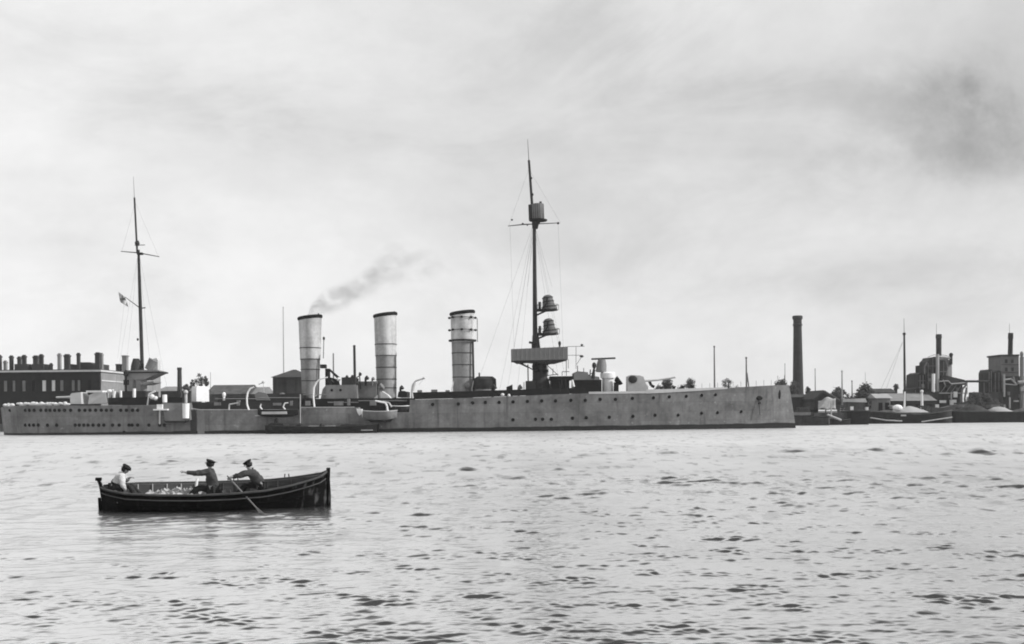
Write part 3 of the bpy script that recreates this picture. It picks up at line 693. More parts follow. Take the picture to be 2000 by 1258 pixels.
mb = MB(); mb.lathe(V(947, 760, YC-1), V(947, 735.5, YC-1), [(0,1.45),(.25,1.6),(.8,1.55),(1,1.1)], 22); mb.cyl(V(936,740,YC-1), V(936,728,YC-1), .1); mb.build('galley_skylight', 'dark', ship, True)
mb = MB(); mb.lathe(V(947, 773, YC-1), V(947, 757, YC-1), [(0,1.7),(1,1.35)], 22); mb.build('skylight_base', 'paint', ship)
mb = MB(); mb.ppoly([(989,780),(989,756),(994,754),(1001,751),(1002,780)], YC-3.5, 1.5); mb.build('winch', 'black', ship)
mb = MB(); mb.ball(V(981.5,771,YC-6.1), .25,.2,.2); mb.ball(V(994,773,YC-6.1), .2,.2,.25); mb.box(P(1021,748,YC)[0], P(1024,748,YC)[0], YC-5, YC-4.5, P(1022,760,YC-5)[1], P(1022,746,YC-5)[1]); mb.build('rolled_awning', 'canvas', ship)
mb = MB(); mb.pbox(1027, 744, 1046, 772, YC-2.5, 3); mb.build('deckhouse', 'dark', ship)
# vents, lockers and skid beams between the funnels
for px, yt_, yb_, r, dY in ((646,744,754,.16,-4),(676,735,740,.14,-3),(714,738,748,.2,-2.2),(727,739,747,.16,-2.2),(741,756,778,.28,-4),(782,757,766,.2,-4.2),(962,756,770,.24,-4.4),(1013,756,768,.22,-4.4)):
    mb = MB(); p = V(px, yb_+6, YC+dY); t_ = V(px, yt_+2, YC+dY); mb.cyl(p, t_, r*.75, r*.75, 10); mb.lathe(t_-Vector((.05,0,.05)), t_+Vector((r*1.6,-r*.6,r*1.0)), [(0,r*.8),(.4,r*1.3),(1,r*1.6),(1,r*1.3)], 12); mb.build('cowl_ventilator', 'paint' if px % 2 else 'dark', ship, True)
for x0, x1, y in ((592,640,771),(640,700,786),(700,795,783),(420,500,779),(505,585,777)): MB().tube([V(x0,y,YC-5.1), V(x1,y,YC-5.1)], .07, 5).build('skid_beam', 'paint', ship)
for px, w_, h_ in ((418,13,4),(462,6,8),(533,16,3),(566,5,7),(596,9,5),(652,18,4),(678,5,9),(722,12,5),(815,9,4),(842,12,5),(870,8,4)):
    MB().pbox(px, (790 if px < 590 else 788 if px < 790 else 766)-h_, px+w_, 792 if px < 790 else 768, YC-5.35, .5).build('deck_locker', 'paint' if px % 3 else 'canvas_g', ship)
# davits (white, hooked over the ship's side)
def davit(pts, m='white', r=.11):
    Yd = YC-6.75
    mb = MB(); mb.tube([V(x,y,Yd) for x,y in pts], [r*1.15]+[r]*(len(pts)-2)+[r*.7], 8); return mb.build('davit', m, ship, True)
davit([(486,801),(482.5,790),(482,778),(484,766),(489,759),(496,756)]); davit([(614,795),(612,775),(613,758),(618,747),(626,740),(640,737)])
davit([(512,800),(508,795),(510,789)], r=.09); davit([(557,800),(553,795),(556,788),(563,786.5)], r=.09)
davit([(806,778),(804,765),(806,752),(812,744),(828,739)], 'paint_l', .12)
mb = MB(); mb.cyl(V(806,764,YC-6.8), V(810,748,YC-6.8), .22,.14); mb.cyl(V(828,739,YC-6.8), V(818,752,YC-6.8), .02, n=4); mb.ball(V(828,738.5,YC-6.8), .2,.2,.16); mb.build('davit_tackle', 'paint_l', ship)
davit([(757,803),(756,793),(753,787),(733,783)], r=.14); davit([(765,795),(760,787),(748,784)], 'paint_l', .1)
davit([(447,801),(448,790),(465,787)], 'paint_l', .1)
mb = MB(); mb.tube([V(505,751,YC-3),V(514,747,YC-3)], .06); mb.ball(V(514,746.5,YC-3),.2,.2,.2); mb.tube([V(514,747,YC-3),V(516,768,YC-3)], .03); mb.build('davit', 'paint_l', ship)
mb = MB(); mb.cyl(V(437.5,782,YC-5), V(437.5,774,YC-5), .15); mb.ball(V(437.5,771,YC-5), .24,.22,.35); mb.build('lifebuoy', 'white', ship)
mb = MB(); mb.cyl(V(586.5,845,YC-6.72), V(586.5,770,YC-6.72), .06); mb.build('shell_edge', 'paint_l', ship)
c = on_hull(702, 804); mb = MB(); mb.ppoly([(696,798),(708,799),(708,806),(702,812),(698,806)], c.y-.2, .3); mb.tube([V(706,800,c.y-.2),V(709,815,c.y-.2)], .1); mb.build('fairlead', 'white', ship)
mb = MB(); mb.pbox(498,811,523,813,YC-7.0,.5); mb.build('boat_boom', 'paint_l', ship)
# forecastle fittings
for px, py in ((1292,766),(1316,765),(1334,764),(1352,763)):
    mb = MB(); p = V(px, py, YC-2.2); mb.lathe(p, p+Vector((0,0,.75)), [(0,.32),(.2,.2),(.7,.2),(.85,.34),(1,.3)], 12); mb.build('bollard', 'black', ship, True)
mb = MB(); p = V(1303, 766, YC); mb.lathe(p, p+Vector((0,0,1.3)), [(0,.9),(.25,.85),(.4,.5),(.75,.55),(.85,.8),(1,.75)], 18); mb.build('capstan', 'dark', ship, True)
MB().cyl(V(1533.5,760,YC), V(1532,733,YC), .05, .03, 6).build('jackstaff', 'wire', ship)
for px in range(1290, 1530, 16):
    b = hull_at(P(px,760,YC-3)[0]); X = P(px,760,YC-3)[0]
    MB().cyl((X, YC-b[1]+.15, b[0]-.05), (X, YC-b[1]+.15, b[0]+.8), .022, n=5).build('rail_stanchion', 'wire', ship)
# ---- mainmast with searchlight platform
mbm = MB(); mbm.lathe(V(280, 790, YC), V(270.5, 488, YC), [(0,.26),(.65,.24),(1,.17)], 12); mm = mbm.build('mainmast', 'dark', ship, True)
MB().cyl(V(268, 494, YC+.1), V(262.5, 386, YC+.1), .14, .13, 8).build('topmast', 'dark', mm)
MB().cyl(V(262.5, 388, YC+.1), V(260.5, 345, YC+.1), .035, .02, 5).build('pole', 'wire', mm)
MB().tube([V(236,491,YC-.3), V(271,494,YC-.3), V(311,501.5,YC-.3)], [.05,.08,.05]).build('yard', 'dark', mm)
mb = MB(); mb.lathe(V(268,480,YC),V(268,470,YC),[(0,.25),(.5,.35),(1,.2)],10); mb.tube([V(263,479,YC),V(283,478.5,YC)],.05); mb.pbox(267,493,277,497,YC-.3,.6); mb.ball(V(269,663,YC-.3),.15,.15,.2); mb.build('crow_nest', 'dark', mm)
mb = MB(); mb.tube([V(276,602,YC), V(284,601,YC)], .08); mb.tube([V(276.5,604,YC), V(244,580,YC)], [.07,.04]); mb.build('gaff', 'wire', mm)
mb = MB()
for x0,y0,x1,y1,d in ((270,494,222,775,-5),(271,494,330,775,-5),(244,580,230,700,0),(270,490,300,775,-5),(270,492,240,775,-5),(264,395,309,500,0),(264,395,238,491,0)): mb.cyl(V(x0,y0,YC), V(x1,y1,YC+d), .008, n=4)
mb.build('rigging', 'wire', mm)
mb = MB(); Yp = YC-1.6
mb.prism([P(x,y,Yp) for x,y in ((243,727),(243,723.5),(300,722),(312,725),(312,727.5),(300,733),(283,741),(262,742),(250,735))], Yp, Yp+3.2); pf = mb.build('searchlight_platform', 'paint', ship)
mb = MB(); mb.pbox(241,726.3,313,728.6,Yp-.06,3.3); mb.build('platform_edge', 'black', pf)
mb = MB(); mb.ppoly([(270,747),(300,744.5),(300,747.5),(284,751.5),(270,752)], Yp, 3); mb.tube([V(300,737,Yp+1),V(283,744,Yp+1)],.08); mb.build('lower_platform', 'paint', ship)
for x0, x1 in ((258,274),): 
    mb = MB(); mb.lathe(V(266,724,Yp+1),V(266,700.5,Yp+1),[(0,.75),(.5,.66),(1,.42)],16); mb.build('searchlight', 'dark', pf, True)
mb = MB(); mb.lathe(V(290,722,Yp+1),V(300,703,Yp+1),[(0,.55),(.6,.6),(1,.66)],16); mb.build('searchlight', 'paint', pf, True)
mb = MB(); mb.ppoly([(300,722),(298,701),(306,699),(308,704),(308,722)], Yp+1.2, 1.2); mb.build('searchlight_cover', 'paint_l', pf)
mb = MB(); mb.ball(V(246,730,Yp-.3),.33,.3,.5); mb.pbox(241,742,249,752,Yp-.2,.6); mb.cyl(V(246,768,Yp),V(246,735,Yp),.15); mb.build('signal_lamp', 'black', pf)
mb = MB(); mb.cyl(V(281,796,YC-1),V(281,740,YC-1),.5,.4,12); mb.cyl(V(262,796,YC-1),V(262,740,YC-1),.2); mb.build('platform_column', 'paint', pf)
# flag on the gaff: a thing of its own
fl = MB(); nx, nz = 10, 8; vs = []; fs = []
for j in range(nz+1):
    for i in range(nx+1):
        u, v = i/nx, j/nz
        p = V(231 + 13*u + 4*v + 3*u*v, 570 + 10*u + 20*v, YC + .35*math.sin(5*u+3*v)); vs.append(p)
for j in range(nz):
    for i in range(nx): fs.append((j*(nx+1)+i, j*(nx+1)+i+1, (j+1)*(nx+1)+i+1, (j+1)*(nx+1)+i))
fl.add(vs, fs)
mf = D.materials.new('flag_cloth'); mf.use_nodes = True
def flag_mat():
    nt = mf.node_tree; N = nt.nodes; L = nt.links; tc = N.new('ShaderNodeTexCoord'); sp = N.new('ShaderNodeSeparateXYZ'); L.new(tc.outputs['Generated'], sp.inputs[0])
    def band(s, c0, w0):
        a = N.new('ShaderNodeMath'); a.operation = 'SUBTRACT'; L.new(s, a.inputs[0]); a.inputs[1].default_value = c0
        b = N.new('ShaderNodeMath'); b.operation = 'ABSOLUTE'; L.new(a.outputs[0], b.inputs[0])
        c = N.new('ShaderNodeMath'); c.operation = 'LESS_THAN'; L.new(b.outputs[0], c.inputs[0]); c.inputs[1].default_value = w0; return c.outputs[0]
    mxx = N.new('ShaderNodeMath'); mxx.operation = 'MAXIMUM'; L.new(band(sp.outputs['X'], .45, .09), mxx.inputs[0]); L.new(band(sp.outputs['Z'], .5, .08), mxx.inputs[1])
    r = N.new('ShaderNodeMapRange'); L.new(mxx.outputs[0], r.inputs[0]); r.inputs['To Min'].default_value = .45; r.inputs['To Max'].default_value = .10
    L.new(r.outputs[0], N['Principled BSDF'].inputs['Base Color']); N['Principled BSDF'].inputs['Roughness'].default_value = .9
flag_mat(); M['flag'] = mf
fo = fl.build('flag', 'flag', None, True); sol = fo.modifiers.new('thickness', 'SOLIDIFY'); sol.thickness = .02
tag(fo, 'small pale ensign with a dark cross, flying from the aft mast of the warship', 'flag')
# ---- ship's boats and the barge alongside
def small_boat(name, label, cat, px0, px1, ytop, ybot, Y, beam, m, inner=None, sheer=1.0, group=None, square=False):
    x0, zt = P(px0, ytop, Y); x1, _ = P(px1, ytop, Y); zb = P((px0+px1)/2, ybot, Y)[1]
    root = thing(name, label, cat, ((x0+x1)/2, Y, zb), group)
    n = 18; mb = MB(); vs = []; fs = []
    def prof(k):
        t = k/n; e = abs(2*t-1)
        b = beam*((1-e**3.2) if not square else (1-.35*e**8)); zz = zt + sheer*.22*e**2
        lift = (zt-zb)*(.35*e**4 if not square else .10*e**8)
        return x0+(x1-x0)*t, max(b, .06), zz, zb+lift
    for k in range(n+1):
        x, b, zz, zl = prof(k)
        for s, fz in ((-1,1),(-.93,.55),(-.6,.12),(0,0),(.6,.12),(.93,.55),(1,1)): vs.append((x, Y+s*b, zl+(zz-zl)*fz))
    for k in range(n):
        for j in range(6): fs.append((k*7+j, (k+1)*7+j, (k+1)*7+j+1, k*7+j+1))
    for k in range(n): fs.append((k*7, k*7+6, (k+1)*7+6, (k+1)*7))
    mb.add(vs, fs); mb.build('hull', m, root, True)
    g = MB()
    for s in (-1, 1): g.tube([(prof(k)[0], Y+s*prof(k)[1], prof(k)[2]) for k in range(n+1)], .055, 6)
    g.build('gunwale', 'paint_l' if inner is None else inner, root)
    return root, (x0, x1, zt, zb)
bA, q = small_boat('ship_boat', 'dark slender boat slung beside the hull below the aft funnel, above the moored barge', 'boat', 503.5, 582, 801.5, 815, YC-7.75, 1.0, 'black', 'dark', .4, 'boats slung along the side of the warship')
mb = MB(); Yb = YC-8.62; mb.pbox(511, 804, 560, 809, Yb-.12, .4); mb.build('side_panel', 'paint_l', bA)
bB, q = small_boat('ship_boat', 'grey round bellied cutter hanging under a white davit arch, right of the barge', 'boat', 708, 776, 804, 822, YC-7.9, 1.15, 'paint', 'paint_l', .6, 'boats slung along the side of the warship')
mb = MB(); mb.ppoly([(717,820),(724,825),(760,825),(768,818)], YC-8.4, 1.0); mb.build('underside', 'black', bB)  # black piece painted as the shadow under the cutter
bC, q = small_boat('ship_boat', 'small dark boat with white gunwale stowed aft of the high forward hull', 'boat', 766, 803, 793.5, 805, YC-6.2, .8, 'dark', 'white', .3, 'boats slung along the side of the warship')
bg_, q = small_boat('barge', 'low black barge moored against the grey hull of the warship', 'barge', 522, 738, 834, 851, YC-9.0, 1.9, 'hullblk', 'dark', 1.0, None, True)
Yg = YC-10.6
mb = MB(); mb.ppoly([(523,840),(524,829),(530,826),(552,828),(555,832),(557,840)], Yg, 3); mb.ppoly([(535,829),(536,818),(541,817),(542,829)], Yg+.8, 1); mb.build('stern_cabin', 'hullblk', bg_)
mb = MB(); mb.ppoly([(655,842),(660,833),(667,829),(722,830),(728,842)], Yg+.3, 2.6); mb.build('tarpaulin', 'hullblk', bg_)
mb = MB(); mb.pbox(634,832,652,834.5,Yg+.1,1.5); mb.pbox(602,832,622,833.3,Yg+.1,1.5); mb.pbox(705,839.5,727,841,Yg-.15,.5); mb.build('deck_plank', 'timber_l', bg_)
mb = MB(); mb.ball(V(629,834,Yg+.4),.4,.4,.5); mb.ball(V(586,834,Yg+.4),.5,.5,.5); mb.build('bollard', 'hullblk', bg_)
# ================================================================ SHORE
def struct(o): o['kind'] = 'structure'; return o
XR = P(1500, 830, 168)[0]
g = MB()
# one sheet of quay land reaching to the horizon: water edge near on the left, farther on the right
edge = [(-900, 172), (XR-14, 172), (XR-2, 178), (XR+30, 190), (900, 190)]
vs = []; fs = []
for x, y in edge:
    vs += [(x, y, -1.0), (x, y, 1.3), (x*1.0, 1200, 1.3)]
for i in range(len(edge)-1):
    fs += [(3*i, 3*i+3, 3*i+4, 3*i+1), (3*i+1, 3*i+4, 3*i+5, 3*i+2)]
g.add(vs, fs); struct(g.build('ground', 'ground'))
# ---- brick block on the left
YB = 178.0
def zpx(px, py, Y): return P(px, py, Y)[1]
bx1 = P(195.5, 750, YB)[0]; bx0 = bx1 - 34; zt = zpx(195, 722, YB); Yb2 = YB + 11.2
bld = thing('brick_building', 'long dark brick building with many chimney pots, on the quay behind the stern', 'building', ((bx0+bx1)/2, YB, 1.3))
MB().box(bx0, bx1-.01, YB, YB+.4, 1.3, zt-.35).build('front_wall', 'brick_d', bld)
MB().box(bx1-.4, bx1, YB+.41, Yb2, 1.3, zt-.35).build('end_wall', 'brick_l', bld)  # paler material because this side faces the sun
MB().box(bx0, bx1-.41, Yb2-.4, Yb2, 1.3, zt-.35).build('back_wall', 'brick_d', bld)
MB().box(bx0-.3, bx1+.25, YB-.25, Yb2+.2, zt-.345, zt-.05).build('cornice', 'cornice', bld)
MB().box(bx0, bx1, YB, Yb2, zt-.045, zt+.1).build('roof', 'roof', bld)
mb = MB(); z = zpx(220, 745, YB+5); mb.box(bx1+.003, bx1+.1, YB+.5, Yb2, z-.1, z+.12); mb.build('string_course', 'cornice', bld)
z0, z1 = zpx(90, 764, YB), zpx(90, 743, YB)
for k, (xa, xb, m) in enumerate(((8,14,'blind_d'),(25,30,'blind_d'),(44,50,'blind_d'),(62,68,'glass'),(83,90,'blind'),(101.5,108,'blind'),(118,124,'blind_d'),(140.5,146,'blind_d'),(152,157,'blind_d'),(172,178,'glass'))):
    a, b = P(xa, 750, YB)[0], P(xb, 750, YB)[0]
    f = MB(); f.box(a-.12, a, YB-.05, YB+.1, z0, z1); f.box(b, b+.12, YB-.05, YB+.1, z0, z1); f.box(a-.12, b+.12, YB-.06, YB+.1, z1, z1+.15); f.box(a-.2, b+.2, YB-.12, YB+.1, z0-.15, z0)
    fo_ = f.build('window', 'brick_d', bld)
    MB().box(a, b, YB-.02, YB+.08, z0, z1).build('pane', m, fo_)
def ch(px0, px1, ytop, Y, m='brick', pots=True, zb=None):
    x0, x1 = P(px0, 700, Y)[0], P(px1, 700, Y)[0]; t = zpx((px0+px1)/2, ytop, Y)
    mb = MB(); d = max(.6, (x1-x0)*.8)
    c = (x0+x1)/2; w_ = (x1-x0)/2
    mb.box(c-w_*.86, c+w_*.86, Y, Y+d, zt+.101, t-.5); mb.box(c-w_, c+w_, Y-.08, Y+d+.08, t-.499, t-.2); mb.box(c-w_*.7, c+w_*.7, Y+.08, Y+d-.1, t-.199, t)
    return mb.build('chimney', m, bld)
for a, b, y, dY, m in ((-6,1,693,1,'brick'),(6,12,704,2,'brick_l'),(17.5,24,694,1,'brick'),(33,39.5,696,1,'brick'),(42,49.5,693,2.4,'brick'),(63.5,73,694,1,'brick'),(75.5,83,691.5,2,'brick'),
                       (96,100.5,709,1,'brick'),(111.5,118,690,1,'brick_l'),(124,135,691.5,2,'brick'),(149,155,689,3,'brick'),(184.5,194.5,688,1,'brick'),(194.8,200,689,3.2,'brick_l')):
    ch(a, b, y, YB+dY, m)
for a, b, y in ((28,54,711),(62,85,711)):
    mb = MB(); mb.pbox(a, y, b, 723, YB+.6, 3, zt+.102); mb.build('roof_parapet', 'brick', bld)
mb = MB(); mb.ppoly([(124,722.5),(127,710),(150,712),(155,707.5),(175,707.5),(182,711),(196,711),(196,722.3)], YB+4.5, 4); mb.build('roof_ridge', 'roof', bld)
# pale lower wing to its right, seen past the aft mast
YW = 188
wing = thing('annex_building', 'grey rendered annex with a small square chimney beside the brick building', 'building', (P(222,780,YW)[0], YW, 1.3))
wx0, wx1 = P(235, 750, YW)[0]+.2, P(281, 750, YW)[0]; wz = zpx(250, 727, YW)
MB().box(wx0, wx1, YW+1.3, YW+9, 1.3, wz-.2).build('wall', 'brick_l', wing)
MB().box(wx0-.2, wx1+.2, YW+1.1, YW+9.2, wz-.195, wz+.05).build('roof', 'roof_l', wing)
for a, b, y, m in ((238,247,694,'brick_l'),(226,234,711,'brick')):
    mb = MB(); mb.pbox(a, y, b, 726, YW+2.5, 1, wz+.055); mb.pbox(a-.8, y, b+.8, y+2.5, YW+2.4, 1.2); mb.build('chimney', m, wing)
# ---- low sheds, stack, trees and yard behind the quarterdeck
def stack(label, px0, px1, ytop, ybase, Y, wtop, wbase, cap, m='brick', grp=None):
    x, z = P((px0+px1)/2, ytop, Y); root = thing('chimney_stack', label, 'chimney', (x, Y, 1.3), grp)
    H = z-1.3; a = S(wbase, Y)/2; b = S(wtop, Y)/2
    mb = MB(); mb.lathe((x,Y,1.3), (x,Y,z), [(0,a),(.03,a),(.9 if cap else 1,b*(1.02 if cap else 1))]+([(1,b)] if cap else []), 24); mb.build('shaft', m, root, True)
    if cap:
        c = MB(); c.lathe((x,Y,z-H*.105), (x,Y,z+.02), [(0,b*1.02),(.08,b*1.18),(.18,b*1.18),(.24,b*1.04),(.62,b*1.04),(.70,b*1.25),(.92,b*1.28),(1,b*1.12),(1,b*.7),(.9,b*.7)], 24); c.build('crown_ring', m, root, True)
    else:
        c = MB(); c.lathe((x,Y,z-.5), (x,Y,z+.02), [(0,b),(.1,b*1.15),(.9,b*1.15),(1,b),(1,b*.7)], 20); c.build('crown_ring', m, root, True)
    return root
stack('slim factory chimney standing beyond the quay beside a bare tree', 345, 356, 718, 770, 215, 8, 10.5, False)
stack('tall tapering brick factory chimney with a ringed head, beyond the ship bow', 1548, 1567, 617, 800, 236, 15.5, 22, True)
def tree(label, px, ytop, ybase, wpx, Y, n=900, trunk=.25, sparse=False, cat='tree', name='tree', grp='trees behind the quay', seed=1, lobes=7, stemm=.25, ratio=1.05):
    rs = random.Random(seed); x, zt = P(px, ytop, Y); wd = S(wpx, Y)/2
    zb = max(1.5, zt - S(wpx*ratio*(1.5 if stemm == 0 else 1), Y))        # foot of the crown
    root = thing(name, label, cat, (x, Y, 1.3), grp)
    rz = (zt-zb)/2; cz = (zt+zb)/2
    mb = MB(); base = Vector((x, Y, 1.3)); top = Vector((x+rs.uniform(-.2,.2)*wd, Y, zt-.25*rz))
    mb.tube([base, base.lerp(top,.5)+Vector((.1*wd,0,0)), top], [trunk, trunk*.7, trunk*.2], 7)
    cl = []
    for k in range(lobes+3):
        a = rs.uniform(0, 6.28); u_ = rs.uniform(-.85, .85); r = math.sqrt(1-u_*u_)*rs.uniform(.35, .8)
        c = Vector((x+math.cos(a)*r*wd, Y+math.sin(a)*r*wd*.9, cz+u_*rz*.72)); s = wd*rs.uniform(.26,.46)
        cl.append((c, s)); mb.tube([base.lerp(top, rs.uniform(.45,.8)), c], [trunk*.4, trunk*.12], 5)
    cl.append((Vector((x, Y, zt-wd*.3)), wd*.34)); cl.append((Vector((x, Y, cz)), wd*.6))
    mb.build('trunk', 'bark', root)
    lf = MB(); vs = []; fs = []
    ls = max(.13, wd*.10)
    for i in range(int(n*1.6)):
        c, s = cl[rs.randrange(len(cl))]
        d = Vector((rs.gauss(0,1), rs.gauss(0,1), rs.gauss(0,1))).normalized()*s*(rs.random()**.4)*(1.1 if rs.random()<.85 else 1.6)
        p = c + Vector((d.x, d.y, d.z*.9)); u = Vector((rs.gauss(0,1), rs.gauss(0,1), rs.gauss(0,1))).normalized(); v_ = u.orthogonal().normalized()
        q = ls*rs.uniform(.5,1.3); b = len(vs)
        vs += [p-u*q, p+v_*q*.6, p+u*q, p-v_*q*.6]; fs.append((b, b+1, b+2, b+3))
    lf.add(vs, fs); lf.build('crown', 'leaf', root)
    return root
def poplar(px, ytop, Y, wpx, label, seed):
    return tree(label, px, ytop, 770, wpx, Y, 520, .18, ratio=1.9, seed=seed, lobes=5, stemm=.1)
poplar(376, 742, 214, 12, 'small ragged tree at the left of a clump of three behind the canvas box', 3); poplar(389, 730, 218, 20, 'tallest middle tree of the clump rising behind the canvas box', 4); poplar(401, 735, 216, 13, 'thin right hand tree of the clump behind the canvas box', 5)
tree('bushy low tree just left of the canvas covered gun', 364, 750, 780, 20, 205, 500, seed=6, lobes=6)
def shed(name, label, cat, px0, px1, yridge, yeave, Y, depth, wall, roof, hip=0, grp=None, doors=0, ridge_dx=(0,0)):
    x0, x1 = P(px0, 780, Y)[0], P(px1, 780, Y)[0]; ze = zpx((px0+px1)/2, yeave, Y); zr = zpx((px0+px1)/2, yridge, Y+depth/2)
    root = thing(name, label, cat, ((x0+x1)/2, Y, 1.3), grp)
    MB().box(x0, x1, Y, Y+depth, 1.3, ze).build('wall', wall, root)
    o = .35; h = hip
    r0, r1 = x0-o+h+ridge_dx[0], x1+o-h+ridge_dx[1]
    mb = MB(); yc = Y+depth/2
    vs = [(x0-o,Y-o,ze+.02),(x1+o,Y-o,ze+.02),(x1+o,Y+depth+o,ze+.02),(x0-o,Y+depth+o,ze+.02),(r0,yc,zr),(r1,yc,zr)]
    mb.add(vs, [(0,1,5,4),(1,2,5),(2,3,4,5),(3,0,4),(3,2,1,0)]); mb.build('roof', roof, root)
    for k in range(doors):
        c = x0+(x1-x0)*(k+.5)/doors; w_ = (x1-x0)/doors*.3
        MB().box(c-w_, c+w_, Y-.06, Y+.05, 1.35, 1.3+(ze-1.3)*.75).build('door', 'glass', root)
    return root
shed('long_shed', 'long low shed with a pale grey roof behind the quarterdeck', 'shed', 306, 372, 755, 764, 222, 8, 'brick', 'roof_l', 1)
shed('timber_shed', 'long low timber store with mottled roof between the canvas box and the davits', 'shed', 404, 480, 752, 770, 205, 12, 'timber', 'timber', 0)
shed('timber_shed', 'lower weathered lean-to at the right end of the long timber store', 'shed', 481, 512, 756, 770, 208, 10, 'timber', 'roof_l', 0)
for k, (px, y) in enumerate(((415,745),(440,745),(411,730))):
    pass
hs = shed('hip_roofed_shed', 'dark boarded shed with a hipped roof behind the aft funnel', 'shed', 533, 600, 722, 737, 186, 8, 'plant', 'roof', 3.2)
a, b = P(560,760,186)[0], P(575,760,186)[0]
MB().box(a, b, 185.93, 186.02, 1.3, zpx(565,742,186)).build('sliding_door', 'roof', hs)
def pole(label, px, ytop, Y, r=.12, name='flagpole', cat='pole', ybase=None, m='wire', grp=None, lean=0):
    x, z = P(px, ytop, Y); root = thing(name, label, cat, (x, Y, 1.3), grp)
    MB().lathe((x+lean,Y,1.3), (x,Y,z), [(0,r*1.3),(.5,r),(1,r*.7)], 8).build('shaft', m, root)
    MB().ball((x,Y,z+r*.5), r*1.2, r*1.2, r*1.2, 8, 6).build('finial', m, root)
    return root
pole('thin pale flagpole rising over the hip roofed shed', 553, 601, 196, .10, m='plant_l')
pole('thin bare pole in front of the timber store', 411, 728, 204, .05)
# poles and trees past the forecastle
MB
p1 = pole('tall mast-like pole seen over the middle of the forecastle', 1395, 678, 240, .20, 'telegraph_pole', 'pole', m='plant_g', grp='poles beyond the warship bow')
p2 = pole('pole on spread legs seen over the forecastle', 1457.5, 700, 240, .22, 'telegraph_pole', 'pole', m='plant_g', grp='poles beyond the warship bow')
mb = MB(); mb.tube([V(1459,728,240), V(1465,775,240)], .14); mb.tube([V(1456.5,745,240),V(1462,745,240)], .1); mb.build('brace', 'plant_g', p2)
pole('slim pole just right of the tall factory chimney', 1592, 721, 232, .10, 'telegraph_pole', 'pole', grp='poles beyond the warship bow')
pole('light pole in front of the dark gabled shed', 1644.5, 726, 206, .17, 'telegraph_pole', 'pole', m='plant_l', grp='poles beyond the warship bow')
pole('short dark pole by the biggest round tree', 1664, 745, 206, .12, 'telegraph_pole', 'pole', grp='poles beyond the warship bow')
pole('faint slim pole just left of the tall factory chimney', 1533, 711, 245, .09, 'telegraph_pole', 'pole', m='plant_g', grp='poles beyond the warship bow')
pole('thin short pole at the bow end of the warship', 1519, 735, 245, .07, 'telegraph_pole', 'pole', m='plant_g', grp='poles beyond the warship bow')
pole('hair thin pole right of the biggest round tree', 1690, 728, 215, .05, 'telegraph_pole', 'pole', m='plant_l', grp='poles beyond the warship bow')
tree('dark conical bush beneath the forward gun muzzle', 1302, 740, 780, 28, 236, 700, seed=11)
tree('low dark bush right of the forward gun', 1286, 751, 780, 22, 238, 400, seed=12)
tree('rounded tree between the gun muzzle and the tall pole', 1347, 738, 780, 27, 236, 800, seed=13)
tree('low bush leaning on the rounded tree above the forecastle', 1331, 751, 780, 16, 240, 300, seed=14)
tree('small wind-bent tree between the two poles over the forecastle', 1420, 738.5, 780, 22, 236, 380, seed=15, lobes=5)
tree('flat bush at the foot of the wind-bent tree', 1440, 752, 780, 26, 244, 260, seed=16)
tree('leafy tree left of the tall factory chimney', 1527, 741, 790, 34, 228, 700, seed=17)
tree('dark tree at the foot of the tall factory chimney', 1551, 744, 800, 34, 222, 900, seed=18)
tree('small round headed tree right of the tall factory chimney', 1577, 755, 795, 15, 216, 500, seed=19)
tree('broad dark tree behind the dark gabled shed', 1636, 755, 800, 44, 226, 1100, seed=20)
tree('biggest round tree between the gabled shed and the white hut', 1690, 750, 812, 56, 206, 2200, seed=21, lobes=10, stemm=.05)
tree('tall dark tree trunked beside the white hut', 1704, 762, 812, 26, 200, 900, seed=22, stemm=.0)
tree('small round tree left of the sailing barge mast', 1750, 750, 790, 13, 222, 500, seed=23)
tree('dark tree right of the sailing barge mast', 1779, 752, 795, 24, 222, 700, seed=24)
tree('bush below the coal hoppers', 1796, 760, 795, 26, 216, 600, seed=25)
tree('dark shrub under the conveyor bridge', 1903, 766, 805, 40, 200, 900, seed=26, stemm=.0)
tree('second shrub under the conveyor bridge, nearer the grey tower', 1925, 768, 805, 34, 203, 700, seed=27, stemm=.0)
for k, (px, yt, w_, Y, lb) in enumerate(((1563,768,26,212,'low hedge-like bush right of the tall factory chimney foot'),(1612,768,26,228,'bush peeping over the ridge of the dark gabled shed'),(1656,768,26,222,'bush between the two poles left of the biggest round tree'),
    (1722,762,30,232,'dark bush behind the roof of the white hut'),(1737,764,26,236,'dark bush over the long pale warehouse roof, left end'),(1811,768,26,203,'scrub between the thick white post and the coal plant'),(1893,776,30,198,'low scrub at the left foot of the conveyor bridge'),(1946,780,30,198,'low scrub under the boiler plant'))):
    tree(lb, px, yt, 800, w_, Y, 700, .15, seed=40+k, lobes=8, ratio=.9)
# sheds right of the bow
shed('dark_shed', 'long dark flat-topped shed behind the bow of the warship', 'shed', 1546, 1598, 770, 776, 208, 8, 'plant', 'roof')
YG = 200
gs = thing('gabled_shed', 'dark gabled boat shed with a pale open front, right of the factory chimney', 'shed', (P(1607,800,YG)[0], YG, 1.3))
mb = MB(); mb.prism([P(1590,800,YG),P(1592,777,YG),P(1607,765,YG),P(1622,776,YG),P(1641,787,YG),P(1641,800,YG)], YG, YG+9); mb.build('wall', 'plant', gs)
mb = MB(); mb.prism([P(1588,779,YG),P(1607,762,YG),P(1642,784.5,YG),P(1642,788,YG),P(1607,767,YG),P(1589,782,YG)], YG-.4, YG+9.3); mb.build('roof', 'roof', gs)
mb = MB(); mb.prism([P(1611,762.5,YG+3),P(1640,780,YG+3),P(1640,782,YG+3),P(1611,764.5,YG+3)], YG+3, YG+9.6); mb.build('roof_sheet', 'roof_l', gs)
